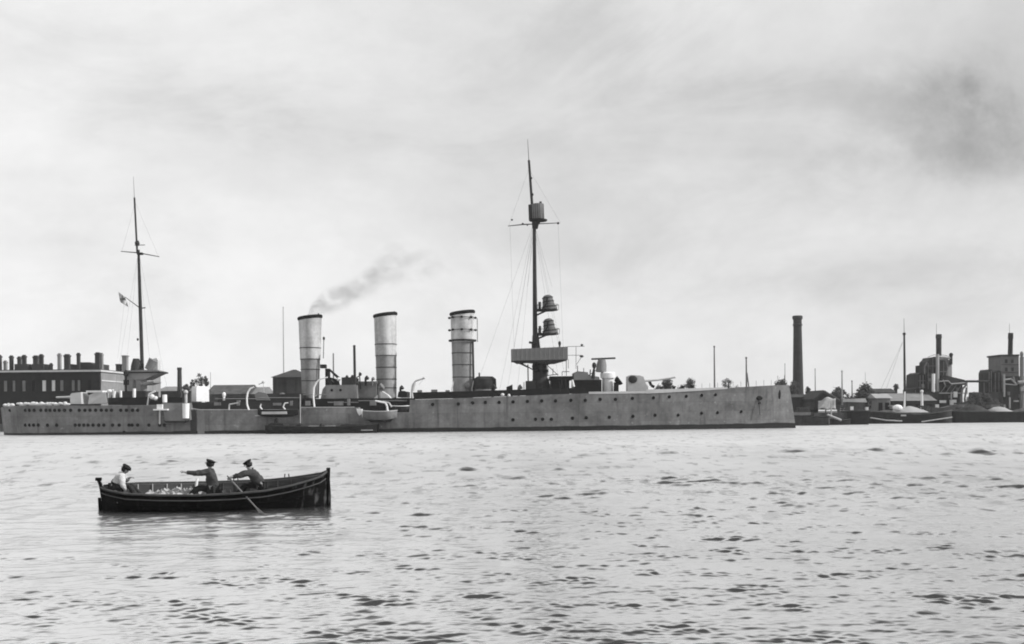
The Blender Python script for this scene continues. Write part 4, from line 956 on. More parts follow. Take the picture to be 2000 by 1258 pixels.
tb = MB()
pts = []
for j in range(9):
    for i in range(13):
        u, v = i/12, j/8
        x = 1598+34*u; y = 781 + 18*v + 2*math.sin(9*u+3*v) - (6*u if v < .5 else 0) + 8*(u-.5)**2
        pts.append(V(x, y, YG-1.2-1.2*v+.3*math.sin(7*u+5*v)))
tb.add(pts, [(j*13+i, j*13+i+1, (j+1)*13+i+1, (j+1)*13+i) for j in range(8) for i in range(12)])
to = tb.build('tarpaulin', 'tarp', None, True); so_ = to.modifiers.new('thickness', 'SOLIDIFY'); so_.thickness = .08
tag(to, 'pale crumpled tarpaulin hung across the front of the dark gabled shed', 'tarpaulin')
hut = shed('white_hut', 'pale hut with two dark doorways left of the sailing barge mast', 'hut', 1713, 1739, 769, 778, 196, 5, 'roof_l', 'plant_l', 0, None, 2)
shed('warehouse', 'long pale roofed warehouse behind the sailing barge mast', 'warehouse', 1742, 1826, 768, 783, 199, 10, 'brick', 'roof_l', 0, None, 4)
shed('warehouse', 'low grey roofed store behind the white hut', 'warehouse', 1700, 1750, 759, 767, 230, 8, 'brick', 'roof', 0)
pole('thick white post at the end of the pale roofed warehouse', 1800.5, 766, 194, .26, 'white_post', 'post', m='white')
# ---- coal plant
YP = 205
pA = thing('coal_plant', 'dark stepped coal hoppers and pipework around a tall steel stack, left of the conveyor bridge', 'industrial plant', (P(1840,800,YP)[0], YP, 1.3))
def blk(name, pts, Y, d, m, par): return MB().ppoly(pts, Y, d).build(name, m, par)
blk('hopper', [(1784,800),(1786,760),(1792,757),(1793,731),(1800,727),(1805,731),(1807,800)], YP, 6, 'plant', pA)
blk('hopper', [(1807,800),(1808,729),(1811,728),(1811,712),(1811,800)], YP-.5, 6, 'plant', pA)
t_ = MB(); t_.lathe(V(1835,800,YP+3), V(1835,697,YP+3), [(0,2.35),(.84,2.35),(.93,2.1),(1,1.3)], 22); to_ = t_.build('tower', 'plant_g', pA, True)
blk('hopper', [(1811,800),(1811,707),(1816,702),(1818,698),(1828,697),(1828,800)], YP-.8, 4, 'plant', pA)
blk('hopper', [(1833,742),(1833,703),(1846,704),(1852,720),(1846,735)], YP-.3, 1, 'plant', pA)
mb = MB(); mb.cyl(V(1857.5,712,YP+1), V(1857.5,693,YP+1), .3, .3, 8); mb.ball(V(1857.5,693,YP+1), .4,.4,.4); mb.build('vent_pipe', 'plant', pA, True)
mb = MB(); mb.lathe(V(1831,800,YP-1.3), V(1831,692,YP-1.3), [(0,.32),(1,.32)], 12); mb.build('riser_pipe', 'plant_l', pA, True)
mb = MB(); mb.cyl(V(1823,766,YP-1.6), V(1823,730,YP-1.6), .33, .33, 10); mb.build('riser_pipe', 'white', pA, True)
mb = MB(); mb.lathe(V(1833.5,695,YP+2), V(1833.5,653,YP+2), [(0,.52),(.8,.52),(.82,.6),(1,.55)], 18); mb.build('stack', 'plant', pA, True)
mb = MB(); mb.cyl(V(1829,690,YP+2),V(1829,632,YP+2),.05,.03,5); mb.build('lightning_rod', 'wire', pA)
mb = MB(); mb.prism([P(1840,742,YP-2),P(1846,733,YP-2),P(1884,742,YP-2),P(1890,748,YP-2),P(1884,752,YP-2),P(1842,748,YP-2)], YP-2, YP+2); mb.build('sloping_conveyor', 'plant', pA)
for x0,y0,x1,y1,r in ((1834,745,1852,744,.12),(1852,744,1860,752,.1),(1858,750,1885,748,.14),(1842,742,1846,752,.1),(1834,768,1885,768,.1)):
    MB().tube([V(x0,y0,YP-2.3), V(x1,y1,YP-2.3)], r).build('pipe', 'plant_l', pA)
mb = MB(); mb.pbox(1834, 752, 1880, 790, YP-1.5, 5, 1.3); mb.pbox(1807, 765, 1836, 800, YP-1.9, 2, 1.3); mb.build('boiler_house', 'plant', pA)
for pts in ([(1879,800),(1876.5,778),(1880,760),(1887,752),(1886,747)], [(1888,800),(1884,780),(1888,757)]):
    MB().tube([V(x,y,YP-2.6) for x,y in pts], .2, 8).build('bent_pipe', 'plant_g', pA, True)
for a, b, c_, d in ((1812,781,1820,787),(1836,782,1848,787),(1856,781,1868,791),(1827,790,1834,799),(1863,765,1870,776)):
    MB().pbox(a, b, c_, d, YP-2.5, .35).build('pale_sheet', 'white', pA)
MB().cyl(V(1858,782,YP-2.6),V(1858,766,YP-2.6),.12).build('pipe','plant_l',pA)
# conveyor bridge between the two plants
cb = thing('conveyor_bridge', 'thin level steel gantry bridge joining the two plants', 'gantry', (P(1908,760,YP)[0], YP, 1.3))
mb = MB(); mb.tube([V(1886,745,YP-1),V(1932,745,YP-1)], .22, 6); mb.tube([V(1886,744.2,YP+.4),V(1932,744.2,YP+.4)], .16, 6); mb.build('girder', 'plant', cb)
MB().tube([V(1922,746,YP-1),V(1922,768,YP-1)], .07, 6).build('leg', 'plant_g', cb); MB().tube([V(1889,746,YP-1),V(1889,770,YP-1)], .07, 6).build('leg', 'plant_g', cb)
pB = thing('boiler_plant', 'plant with a big square grey tower and slim stack, at the right edge', 'industrial plant', (P(1962,800,YP)[0], YP, 1.3))
blk('hopper', [(1929,800),(1929,728),(1932,721.5),(1938,722),(1939,800)], YP, 4, 'plant', pB)
blk('hopper', [(1939,800),(1940,727),(1946,726),(1950,723),(1955,725),(1961,800)], YP+.6, 5, 'plant', pB)
mb = MB(); mb.pbox(1955, 694, 1990, 800, YP+1.5, 5.5, 1.3); tw = mb.build('tower', 'plant_g', pB)
MB().pbox(1954, 692.5, 1991, 695.5, YP+1.3, 6).build('parapet', 'plant', pB)
mb = MB(); mb.lathe(V(1973,696,YP+9), V(1974,650.5,YP+9), [(0,.48),(.74,.46),(.76,.52),(1,.5)], 16); mb.build('stack', 'plant', pB, True)
MB().cyl(V(1971.5,655,YP+9),V(1971.5,632,YP+9),.045,.03,5).build('lightning_rod','wire',pB)
mb = MB(); mb.cyl(V(1996,800,YP), V(1996,697,YP), .42,.4, 12); mb.ball(V(1995.5,692,YP), .35,.35,.6); mb.build('riser_pipe', 'roof_l', pB, True)
mb = MB(); mb.pbox(1961, 735, 2012, 800, YP+.2, 4, 1.3); mb.build('boiler_house', 'plant', pB)
for x0,y0,x1,y1,r in ((1960,742,1976,740,.16),(1976,741,1986,752,.2),(1979,736,1981,745,.2),(1961,731,1961,775,.24),(1988,747,2004,747,.35),(1962,750,1984,752,.12)):
    MB().tube([V(x0,y0,YP-.5), V(x1,y1,YP-.5)], r).build('pipe', 'plant_l' if x0 != 1979 else 'roof_l', pB)
for a, b, c_, d in ((1994,756,2004,764),(1981,782,1990,785)): MB().pbox(a, b, c_, d, YP-.6, .4).build('pale_sheet', 'plant_l', pB)
mb = MB(); mb.pbox(1905, 766, 1960, 800, YP-.6, 3, 1.3); mb.build('retaining_wall', 'plant', pB)
for x, y0 in ((1962,790),(1972,776)): MB().cyl(V(x,y0+22,YP-8), V(x,y0,YP-8), .16, .14, 8).build('mooring_post', 'plant_l', pB)
# surface fittings of the two plants
rp = random.Random(21)
def rib(par, px, y0, y1, Y, r, m, nm): MB().tube([V(px, y0, Y), V(px, y1, Y)], r, 5).build(nm, m, par)
for px, y0, y1 in ((1788,762,798),(1797,733,798),(1803,733,798),(1813,709,760),(1822,700,728),(1843,706,740),(1850,712,738)): rib(pA, px, y0, y1, YP-.95, .07, 'plant_g', 'rib')
for px, y0, y1 in ((1932,726,796),(1936,724,796),(1944,729,796),(1951,727,796),(1957,730,760)): rib(pB, px, y0, y1, YP-.15, .08, 'plant_g', 'rib')
for x0, x1, y in ((1794,1807,744),(1794,1807,757),(1811,1829,715),(1811,1829,733),(1811,1829,748),(1836,1852,726)): MB().tube([V(x0,y,YP-1), V(x1,y,YP-1)], .06, 5).build('ledge', 'plant_g', pA)
for x0, x1, y in ((1930,1939,741),(1940,1960,745),(1940,1960,760),(1956,1990,712),(1956,1990,727)): MB().tube([V(x0,y,YP-.2 if y != 712 and y != 727 else YP+1.45), V(x1,y,YP-.2 if y != 712 and y != 727 else YP+1.45)], .06, 5).build('ledge', 'plant', pB)
for px, py in ((1815,722),(1815,739),(1801,750),(1839,757),(1846,757),(1868,757),(1853,772)): MB().pbox(px, py, px+4, py+6, YP-1.75, .3).build('window', 'glass' if rp.random() < .6 else 'blind_d', pA)
for px, py in ((1963,702),(1975,702),(1963,718),(1975,718),(1968,765),(1990,770)): MB().pbox(px, py, px+5, py+7, YP+1.4 if py < 730 else YP+.1, .3).build('window', 'plant' if py < 730 else 'blind_d', pB)
for a, b in ((1838,1848),(1848,1858),(1858,1868),(1868,1878)): MB().tube([V(a,766,YP-2.4), V(b,752,YP-2.4)], .07, 5).build('brace', 'plant_g', pA)
MB().tube([V(1811,708,YP-1),V(1806,716,YP-1),V(1806,731,YP-1)], .14, 6).build('pipe', 'plant_g', pA); MB().tube([V(1846,704,YP-.5),V(1851,699,YP-.5),V(1857,700,YP)], .14, 6).build('pipe', 'plant_g', pA)
MB().tube([V(1812,698,YP+1),V(1824,693,YP+1),V(1846,694,YP+1),V(1857,698,YP+1)], .05, 5).build('handrail', 'wire', pA)
# stacks of timber and goods along the quay
def goods(px0, px1, yt, Y, label, m, seed):
    rs = random.Random(seed); x0, zt_ = P(px0, yt, Y); x1, _ = P(px1, yt, Y); r = thing('timber_stack', label, 'timber stack', ((x0+x1)/2, Y, 1.3), 'goods stacked along the far quay')
    z = 1.31; k = 0
    while z < zt_:
        h = rs.uniform(.25,.4); a = rs.uniform(0,.3); b = rs.uniform(0,.3)
        MB().box(x0+a, x1-b, Y+rs.uniform(0,.12), Y+2.2, z, z+h-.04).build('timber_layer', m if k % 3 else 'timber', r); z += h; k += 1
goods(1560, 1584, 796, 186, 'low weathered timber stack under the tall factory chimney', 'timber', 1)
goods(1640, 1656, 792, 192, 'timber stack at the foot of the light pole by the gabled shed', 'timber', 2)
goods(1742, 1760, 793, 194, 'pale plank stack left of the sailing barge mast', 'timber_l', 3)
goods(1800, 1818, 792, 193, 'dark timber stack right of the thick white post', 'timber', 4)
goods(1872, 1892, 789, 194, 'timber stack under the bent pipes of the coal plant', 'plant_g', 5)
goods(1934, 1956, 788, 194, 'timber stack beneath the dark hoppers of the right hand plant', 'plant_g', 6)
# ---- barges along the far quay
def big_barge(label, pts, Y, depth, m, grp='barges along the far quay', name='barge'):
    xs = [P(x, y, Y)[0] for x, y in pts]
    root = thing(name, label, 'barge', (sum(xs)/len(xs), Y, 0), grp)
    return root
def bhull(root, px0, px1, ytops, Y, beam, m, bluff=(.12,.12), name='hull'):
    x0, x1 = P(px0, 826, Y)[0], P(px1, 826, Y)[0]; n = 24; vs = []; fs = []; tops = []
    for k in range(n+1):
        t = k/n; i = t*(len(ytops)-1); a = int(min(i, len(ytops)-2)); yt = ytops[a]+(ytops[a+1]-ytops[a])*(i-a)
        z = zpx(px0+(px1-px0)*t, yt, Y); b = beam
        if t < bluff[0]: b *= math.sqrt(max(.02, 1-(1-t/bluff[0])**2))
        if t > 1-bluff[1]: b *= math.sqrt(max(.02, 1-(1-(1-t)/bluff[1])**2))
        x = x0+(x1-x0)*t; yy = Y+beam
        tops.append((x, yy-b, yy+b, z))
        for s, fz in ((-.8,0),(-.96,.35),(-1,1),(1,1),(.96,.35),(.8,0)): vs.append((x, yy+s*b, -.6+(z+.6)*fz))
    for k in range(n):
        for j in range(5): fs.append((k*6+j, (k+1)*6+j, (k+1)*6+j+1, k*6+j+1))
    fs += [(0,1,2,3,4,5), tuple(n*6+j for j in (5,4,3,2,1,0))]
    MB().add(vs, fs).build(name, m, root, True)
    r = MB()
    for s in (1, 2): r.tube([(t[0], t[s], t[3]-.05) for t in tops], .09, 6)
    r.build('gunwale', 'timber' if m != 'hullgry' else 'hullblk', root)
    return tops
q = thing('barge', 'low dark barge with planks on deck just right of the warship bow', 'barge', (P(1590,830,164)[0], 164, 0), 'barges along the far quay')
bhull(q, 1540, 1626, [812,812.5,813,814,813], 164, 2.6, 'hullgry', (.05,.1))
mb = MB(); mb.pbox(1546, 805.5, 1584, 811, 167, .8); mb.build('hatch_board', 'roof_l', q)
mb = MB(); mb.pbox(1590, 806, 1632, 814, 166.5, 2); mb.build('deck_cargo', 'timber', q)
mb = MB(); mb.tube([V(1616,810,165),V(1643,821,165)], .18); mb.cyl(V(1623.5,812,166),V(1623.5,786,166),.12); mb.build('boom', 'timber_l', q)
q = thing('barge', 'small low timber barge lying against the black bluff ended hull', 'barge', (P(1640,830,168)[0], 168, 0), 'barges along the far quay')
bhull(q, 1622, 1664, [818,820,821,818], 168, 2.0, 'hullgry', (.2,.1))
mb = MB(); mb.pbox(1630, 806, 1660, 818, 171, 1.5, .3); mb.build('deck_cargo', 'timber', q)
q = thing('barge', 'black bluff ended barge with a pale deck house, below the biggest round tree', 'barge', (P(1677,830,170)[0], 170, 0), 'barges along the far quay')
bhull(q, 1655, 1699.5, [803,801.5,801,802], 170, 2.6, 'hullblk', (.35,.05))
mb = MB(); mb.pbox(1659, 783, 1690, 802, 173, 2.5); mb.build('cabin', 'timber', q)
mb = MB(); mb.prism([P(1657,785,172.8),P(1659,779,172.8),P(1690,778,172.8),P(1694,786,172.8)], 172.8, 175.8); mb.build('cabin_roof', 'timber_l', q)
mb = MB(); mb.pbox(1661, 794, 1667, 801, 172.9, .2); mb.pbox(1692, 795, 1697, 801, 171.5, .6); mb.build('hatch_board', 'white', q)
mb = MB(); mb.cyl(V(1664.5,802,174),V(1664.5,770,174),.14,.1); mb.cyl(V(1697,802,171),V(1697,776,171),.06); mb.build('post', 'timber', q)
q = thing('sailing_barge', 'black sailing barge with one tall bare mast and a heap of pale sand on deck', 'barge', (P(1780,830,178)[0], 178, 0), 'barges along the far quay')
bhull(q, 1697, 1872, [803,804,805.5,807,808.5,808,806,803,800], 178, 3.0, 'hullblk', (.06,.2))
def heap(root, px0, px1, ytop, ybase, Y, ry, m, name='sand_heap', seed=1):
    rs = random.Random(seed); x0, zb = P(px0, ybase, Y); x1, _ = P(px1, ybase, Y); zt_ = zpx((px0+px1)/2, ytop, Y); n, k = 22, 7; vs = []; fs = []
    for j in range(k+1):
        for i in range(n):
            a = 2*math.pi*i/n; r = 1-j/k; e = 1+rs.uniform(-.09,.09)
            vs.append(((x0+x1)/2+(x1-x0)/2*r*math.cos(a)*e, Y+ry*r*math.sin(a)*e, zb+(zt_-zb)*(1-r**1.6)*(1+rs.uniform(-.12,.12))))
    for j in range(k):
        for i in range(n): fs.append((j*n+i, j*n+(i+1)%n, (j+1)*n+(i+1)%n, (j+1)*n+i))
    MB().add(vs, fs).build(name, m, root, True)
heap(q, 1735, 1812, 794, 806, 181, 2.4, 'sand', seed=2); heap(q, 1706, 1752, 801, 806, 181, 2.0, 'timber', 'coal_heap', seed=3)
mb = MB(); mb.lathe(V(1767.5,806,181), V(1766,650,181), [(0,.24),(.6,.2),(.97,.16),(.975,.28),(1,.25)], 10); ms = mb.build('mast', 'bark', q, True)
MB().cyl(V(1766.3,800,180.7), V(1767,765,180.8), .16, .13).build('mast_step', 'white', ms)
MB().cyl(V(1766,652,181), V(1765.5,622,181), .05, .03, 6).build('topmast', 'wire', ms)
mb = MB()
for x in (1717, 1728): mb.cyl(V(1763,668,181), V(x,768,179.5), .016, n=4)
mb.build('rigging', 'wire', ms)
mb = MB(); mb.tube([V(1700,816,177.8),V(1730,821,177.6),V(1762,822.5,177.6)], .11); mb.build('rubbing_strake', 'timber_l', q)
mb = MB(); mb.tube([V(1800,824,177.6),V(1830,819.5,177.6),V(1860,815,178)], .1); mb.build('rubbing_strake', 'timber_l', q)
mb = MB(); mb.ppoly([(1815,806),(1820,795),(1840,797),(1862,792),(1868,800),(1868,806)], 181, 2); mb.build('deck_cargo', 'timber', q)
mb = MB(); mb.pbox(1760,810,1770,813,177.85,.3); mb.build('name_board', 'timber_l', q)
mb = MB(); mb.ball(V(1753,797,179), .9,.6,.6); mb.build('canvas_bundle', 'white', q)
q = thing('barge', 'long pitch black barge at the right edge with a pale heap on deck', 'barge', (P(1930,830,180)[0], 180, 0), 'barges along the far quay')
bhull(q, 1856, 2030, [802,803,803,803.5,804,804,803,802], 180, 3.2, 'hullblk', (.1,.06))
heap(q, 1925, 1975, 794.5, 804, 183, 2.2, 'sand', seed=5); heap(q, 1868, 1930, 790, 803, 183, 2.4, 'plant', 'coal_heap', seed=6); heap(q, 1972, 2030, 798, 804, 183, 2.2, 'timber', 'ore_heap', seed=7)
# ---- smoke from the aft funnel
def smoke():
    cl = [(601,620,9),(611,606,20),(630,593,30),(655,583,33),(690,570,33),(722,550,40),(750,527,50),(785,515,50),(830,517,40),(880,523,30),(935,523,20),(1000,516,9)]
    Ys = YC; pts = [V(x, y, Ys) for x, y, r in cl]; rad = [S(r, Ys) for x, y, r in cl]
    # smooth resampling
    P2 = []; R2 = []
    n = 60
    def cr(a, b, c, d, t): return .5*((2*b)+(c-a)*t+(2*a-5*b+4*c-d)*t*t+(3*b-a-3*c+d)*t*t*t)
    for i in range(n+1):
        f = i/n*(len(pts)-1); k = min(int(f), len(pts)-2); t = f-k
        g_ = lambda j: max(0, min(len(pts)-1, j))
        P2.append(Vector([cr(pts[g_(k-1)][a], pts[k][a], pts[k+1][a], pts[g_(k+2)][a], t) for a in range(3)])); R2.append(max(.3, cr(rad[g_(k-1)], rad[k], rad[k+1], rad[g_(k+2)], t)))
    x0, x1 = P2[0].x-.5, P2[-1].x
    m = 16; vs = []; fs = []
    for p, r in zip(P2, R2):
        for k in range(m):
            a = 2*math.pi*k/m; vs.append((p.x, p.y+math.cos(a)*r*1.05, p.z+math.sin(a)*r*1.05))
    for i in range(n):
        for k in range(m): fs.append((i*m+(k+1)%m, (i+1)*m+(k+1)%m, (i+1)*m+k, i*m+k))
    fs += [tuple(range(m))[::-1], tuple(n*m+k for k in range(m))]
    mt = D.materials.new('smoke_volume'); mt.use_nodes = True; nt = mt.node_tree; N = nt.nodes; L = nt.links
    for x in list(N): N.remove(x)
    out = N.new('ShaderNodeOutputMaterial'); pv = N.new('ShaderNodeVolumePrincipled'); L.new(pv.outputs[0], out.inputs['Volume'])
    pv.inputs['Color'].default_value = (.22,.22,.22,1); pv.inputs['Anisotropy'].default_value = .2
    tc = N.new('ShaderNodeTexCoord'); sp = N.new('ShaderNodeSeparateXYZ'); L.new(tc.outputs['Object'], sp.inputs[0])
    def mth(op, a, b=None, clamp=False):
        q_ = N.new('ShaderNodeMath'); q_.operation = op; q_.use_clamp = clamp
        for i, v in enumerate((a, b)):
            if v is None: continue
            if isinstance(v, (int, float)): q_.inputs[i].default_value = v
            else: L.new(v, q_.inputs[i])
        return q_.outputs[0]
    t = mth('DIVIDE', mth('SUBTRACT', sp.outputs['X'], x0), x1-x0, True)
    zmin = min(p.z for p in P2); zmax = max(p.z for p in P2)
    def curve(vals, lo, hi):
        c = N.new('ShaderNodeFloatCurve'); cv = c.mapping.curves[0]
        ss = sorted(((p.x-x0)/(x1-x0), (v-lo)/(hi-lo)) for p, v in zip(P2, vals))[::3]
        while len(cv.points) < len(ss): cv.points.new(.5, .5)
        for q_, (a, b) in zip(cv.points, ss): q_.location = (a, b)
        c.mapping.update(); L.new(t, c.inputs['Value']); return mth('ADD', mth('MULTIPLY', c.outputs[0], hi-lo), lo)
    zc = curve([p.z for p in P2], zmin, zmax); rc = curve(R2, 0, max(R2))
    dz_ = mth('SUBTRACT', sp.outputs['Z'], zc); dy_ = mth('SUBTRACT', sp.outputs['Y'], Ys)
    d2 = mth('DIVIDE', mth('ADD', mth('MULTIPLY', dz_, dz_), mth('MULTIPLY', dy_, dy_)), mth('MULTIPLY', rc, rc))
    fall = mth('POWER', mth('SUBTRACT', 1.0, d2, True), 1.5)
    mp = N.new('ShaderNodeMapping'); mp.inputs['Scale'].default_value = (.7, 1, 1); L.new(tc.outputs['Object'], mp.inputs['Vector'])
    ns = N.new('ShaderNodeTexNoise'); ns.inputs['Scale'].default_value = .55; ns.inputs['Detail'].default_value = 6; ns.inputs['Roughness'].default_value = .6; ns.inputs['Distortion'].default_value = .8
    L.new(mp.outputs[0], ns.inputs['Vector'])
    nz = mth('MULTIPLY', mth('SUBTRACT', ns.outputs['Fac'], .43, True), 5.0)
    # thick at the funnel lip, thinning downwind
    th = N.new('ShaderNodeMapRange'); L.new(t, th.inputs[0])
    for k, v in zip(('From Min','From Max','To Min','To Max'), (0, .75, .80, .04)): th.inputs[k].default_value = v
    th2 = mth('DIVIDE', 1.0, mth('ADD', rc, 1.0))
    L.new(mth('MULTIPLY', mth('MULTIPLY', mth('MULTIPLY', fall, nz), mth('ADD', th.outputs[0], 0.0)), mth('MULTIPLY', th2, SMK)), pv.inputs['Density'])
    M['smoke'] = mt
    o = MB().add(vs, fs).build('smoke', 'smoke'); o['kind'] = 'stuff'; o['label'] = 'thin dark smoke drifting right from the aft funnel of the warship'
SMK = 1.7
HAZE = 0.00018
smoke()
SC.cycles.volume_step_rate = 0.25; SC.cycles.volume_max_steps = 512

# ---- the air over the harbour
mt = D.materials.new('haze_air'); mt.use_nodes = True
for x in list(mt.node_tree.nodes): mt.node_tree.nodes.remove(x)
o_ = mt.node_tree.nodes.new('ShaderNodeOutputMaterial'); v_ = mt.node_tree.nodes.new('ShaderNodeVolumePrincipled')
v_.inputs['Color'].default_value = (.92,.92,.92,1); v_.inputs['Density'].default_value = HAZE; v_.inputs['Anisotropy'].default_value = 0.0
mt.node_tree.links.new(v_.outputs[0], o_.inputs['Volume']); M['haze'] = mt
h_ = MB().box(-950, 950, -60, 1250, -3, 48).build('haze', 'haze'); h_['kind'] = 'stuff'; h_['label'] = 'thin pale haze over the harbour'
# ================================================================ ROWING BOAT
YS0, YS1 = 27.05, 27.75                                # distance of stern and bow
xs0 = P(199, 998, YS0)[0]; xs1 = P(644, 988, YS1)[0]
BL = math.hypot(xs1-xs0, YS1-YS0); ba = math.atan2(YS1-YS0, xs1-xs0)
HEEL = R(8)
BO = Vector((xs0, YS0, 0))
BM = Matrix.Translation(BO) @ Matrix.Rotation(ba, 4, 'Z') @ Matrix.Rotation(HEEL, 4, 'X')
def B(x, y, z): return BM @ Vector((x, y, z))            # boat frame: x to the bow, y away from the camera, z up
TB = [(0,.50,.62),(.25,.58,.60),(.8,.70,.575),(1.6,.80,.55),(2.6,.85,.54),(3.5,.83,.56),(4.3,.74,.60),(4.9,.60,.68),(5.4,.42,.78),(5.8,.22,.88),(BL-.05,.045,.97)]
TB[0] = (0,.10,.64); TB[1] = (.25,.36,.61)
def bt(x):
    for a, b in zip(TB, TB[1:]):
        if x <= b[0]:
            t = max(0, (x-a[0])/(b[0]-a[0])); t2 = t
            return a[1]+(b[1]-a[1])*t2, a[2]+(b[2]-a[2])*t2
    return TB[-1][1], TB[-1][2]
LV = [(0,-.22),(.45,-.17),(.74,-.02),(.88,.16),(.955,.38)]
def sec(x, inset=0.0):
    b, zs = bt(x); b = max(.02, b-inset); e = min(1, x/.5)*min(1, (BL-x)/.7); underside = -.22 + inset
    out = []
    for f, z in LV:
        ff = f*(.45+.55*max(0,e))
        zz = underside + (z+.22)/(.6)*(zs-underside)*.98
        out.append((b*ff if f else 0, zz))
    out.append((b, zs)); return out
def shell(inset, flip):
    n = 56; mb = MB(); vs = []; fs = []; m = None
    for k in range(n+1):
        x = .03 + (BL-.08)*k/n + 0; s = sec(x, inset)
        full = [(-y, z) for y, z in s[::-1]] + s[1:]
        m = len(full)
        for y, z in full: vs.append(B(x, y, z))
    for k in range(n):
        for j in range(m-1):
            q = (k*m+j, (k+1)*m+j, (k+1)*m+j+1, k*m+j+1); fs.append(q[::-1] if flip else q)
    return mb.add(vs, fs)
xm, ym = (xs0+xs1)/2, (YS0+YS1)/2
rb = thing('rowing_boat', 'black tarred open rowing boat carrying three men, in the foreground', 'rowing boat', (xm, ym, 0))
shell(0, False).build('hull', 'boatblk', rb, True)
def scuffs():
    m = M['boatblk']; nt = m.node_tree; N = nt.nodes; L = nt.links; b = N['Principled BSDF']; src = b.inputs['Base Color'].links[0].from_socket
    tc = N.new('ShaderNodeTexCoord'); sp = N.new('ShaderNodeSeparateXYZ'); L.new(tc.outputs['Object'], sp.inputs[0])
    mp = N.new('ShaderNodeMapping'); mp.inputs['Scale'].default_value = (5, 5, 1.6); L.new(tc.outputs['Object'], mp.inputs['Vector'])
    n = N.new('ShaderNodeTexNoise'); n.inputs['Scale'].default_value = 1.6; n.inputs['Detail'].default_value = 5; L.new(mp.outputs[0], n.inputs['Vector'])
    r = N.new('ShaderNodeMapRange'); L.new(n.outputs['Fac'], r.inputs[0]); r.inputs['From Min'].default_value = .54; r.inputs['From Max'].default_value = .72
    x = N.new('ShaderNodeMapRange'); L.new(sp.outputs['X'], x.inputs[0]); x.inputs['From Min'].default_value = 1.9; x.inputs['From Max'].default_value = 2.8; x.inputs['To Min'].default_value = .10
    q = N.new('ShaderNodeMath'); q.operation = 'MULTIPLY'; L.new(r.outputs[0], q.inputs[0]); L.new(x.outputs[0], q.inputs[1])
    k = N.new('ShaderNodeMix'); k.data_type = 'RGBA'; L.new(q.outputs[0], k.inputs['Factor']); L.new(src, k.inputs[6]); k.inputs[7].default_value = (.09,.09,.09,1); L.new(k.outputs[2], b.inputs['Base Color'])
scuffs()
shell(.035, True).build('lining', 'boatin', rb, True)
for s in (-1, 1):
    g = MB(); g.tube([B(x, s*(bt(x)[0]-.012), bt(x)[1]+.012) for x in [0.04+(BL-.1)*k/40 for k in range(41)]], .030, 6); g.build('gunwale', 'rail', rb)
    g = MB(); g.tube([B(x, s*(bt(x)[0]+.012), bt(x)[1]-.115-.03*(x/BL)) for x in [0.06+(BL-.14)*k/40 for k in range(41)]], .016, 6); g.build('rubbing_strake', 'rail', rb)
    for k in (1, 2):
        g = MB(); g.tube([B(x, s*(sec(x)[6-1-k][0]+.006), sec(x)[6-1-k][1]) for x in [0.3+(BL-.7)*q/30 for q in range(31)]], .008, 5); g.build('plank_edge', 'boatblk', rb)
g = MB(); g.tube([B(BL-.02,0,-.25), B(BL-.01,0,.3), B(BL-.03,0,.75), B(BL-.02,0,1.06)], [.05,.05,.05,.055], 8); g.build('stem_post', 'boatblk', rb)
g = MB(); g.tube([B(.06,0,-.25), B(.05,0,.3), B(.0,0,.7), B(-.06,0,.86)], [.06,.055,.05,.045], 8); g.tube([B(-.12,0,.85),B(.03,0,.85)], .045, 8); g.build('stern_post', 'boatblk', rb)
g = MB(); g.tube([B(-.02,0,-.2), B(-.05,0,.35)], [.07,.04], 8); g.build('rudder', 'boatblk', rb)
def plank(x, y0, y1, z, w=.22, t=.035):
    mb = MB(); vs = [B(x+a, y, z+c) for c in (0, t) for a, y in ((-w/2,y0),(w/2,y0),(w/2,y1),(-w/2,y1))]
    return mb.add(vs, [(0,3,2,1),(4,5,6,7),(0,1,5,4),(1,2,6,5),(2,3,7,6),(3,0,4,7)])
for x in (.62, 1.75, 2.95, 4.25): b = sec(x, .05)[4][0]*.97-.02; plank(x, -b, b, .30).build('thwart', 'boatin', rb)
fb_ = MB()
for k in range(5): 
    y = -.34+.17*k; vs = [B(x, yy, zz) for zz in (.0,.02) for x, yy in ((.7,y-.07),(5.0,y-.07),(5.0,y+.07),(.7,y+.07))]
    fb_.add(vs, [(0,3,2,1),(4,5,6,7),(0,1,5,4),(1,2,6,5),(2,3,7,6),(3,0,4,7)])
fb_.build('floor_boards', 'boatin', rb)
for x in (3.35, 4.75):
    b, z = bt(x); g = MB(); g.tube([B(x-.06,b,z+.02), B(x-.05,b,z+.13)], .016, 6); g.tube([B(x+.06,b,z+.02), B(x+.05,b,z+.13)], .016, 6); g.build('thole_pins', 'rail', rb)
b, z = bt(3.25)
g = MB(); g.tube([B(3.32,-b+.02,z), B(3.31,-b+.02,z+.12)], .018, 6); g.tube([B(3.44,-b+.02,z), B(3.44,-b+.02,z+.12)], .018, 6); g.build('thole_pins', 'rail', rb)
for k in range(13):
    x = .8+.37*k; b, z = bt(x)
    g = MB(); g.tube([B(x, bt(x)[0]-.05, z-.02), B(x, sec(x,.05)[4][0], sec(x,.05)[4][1]), B(x, sec(x,.05)[3][0], sec(x,.05)[3][1])], .014, 5); g.build('rib', 'timber_l' if k < 5 else 'boatin', rb)
g = MB(); g.tube([B(2.33,.50,.36), B(2.36,.62,.70)], .035, 8); g.build('stanchion', 'white', rb)
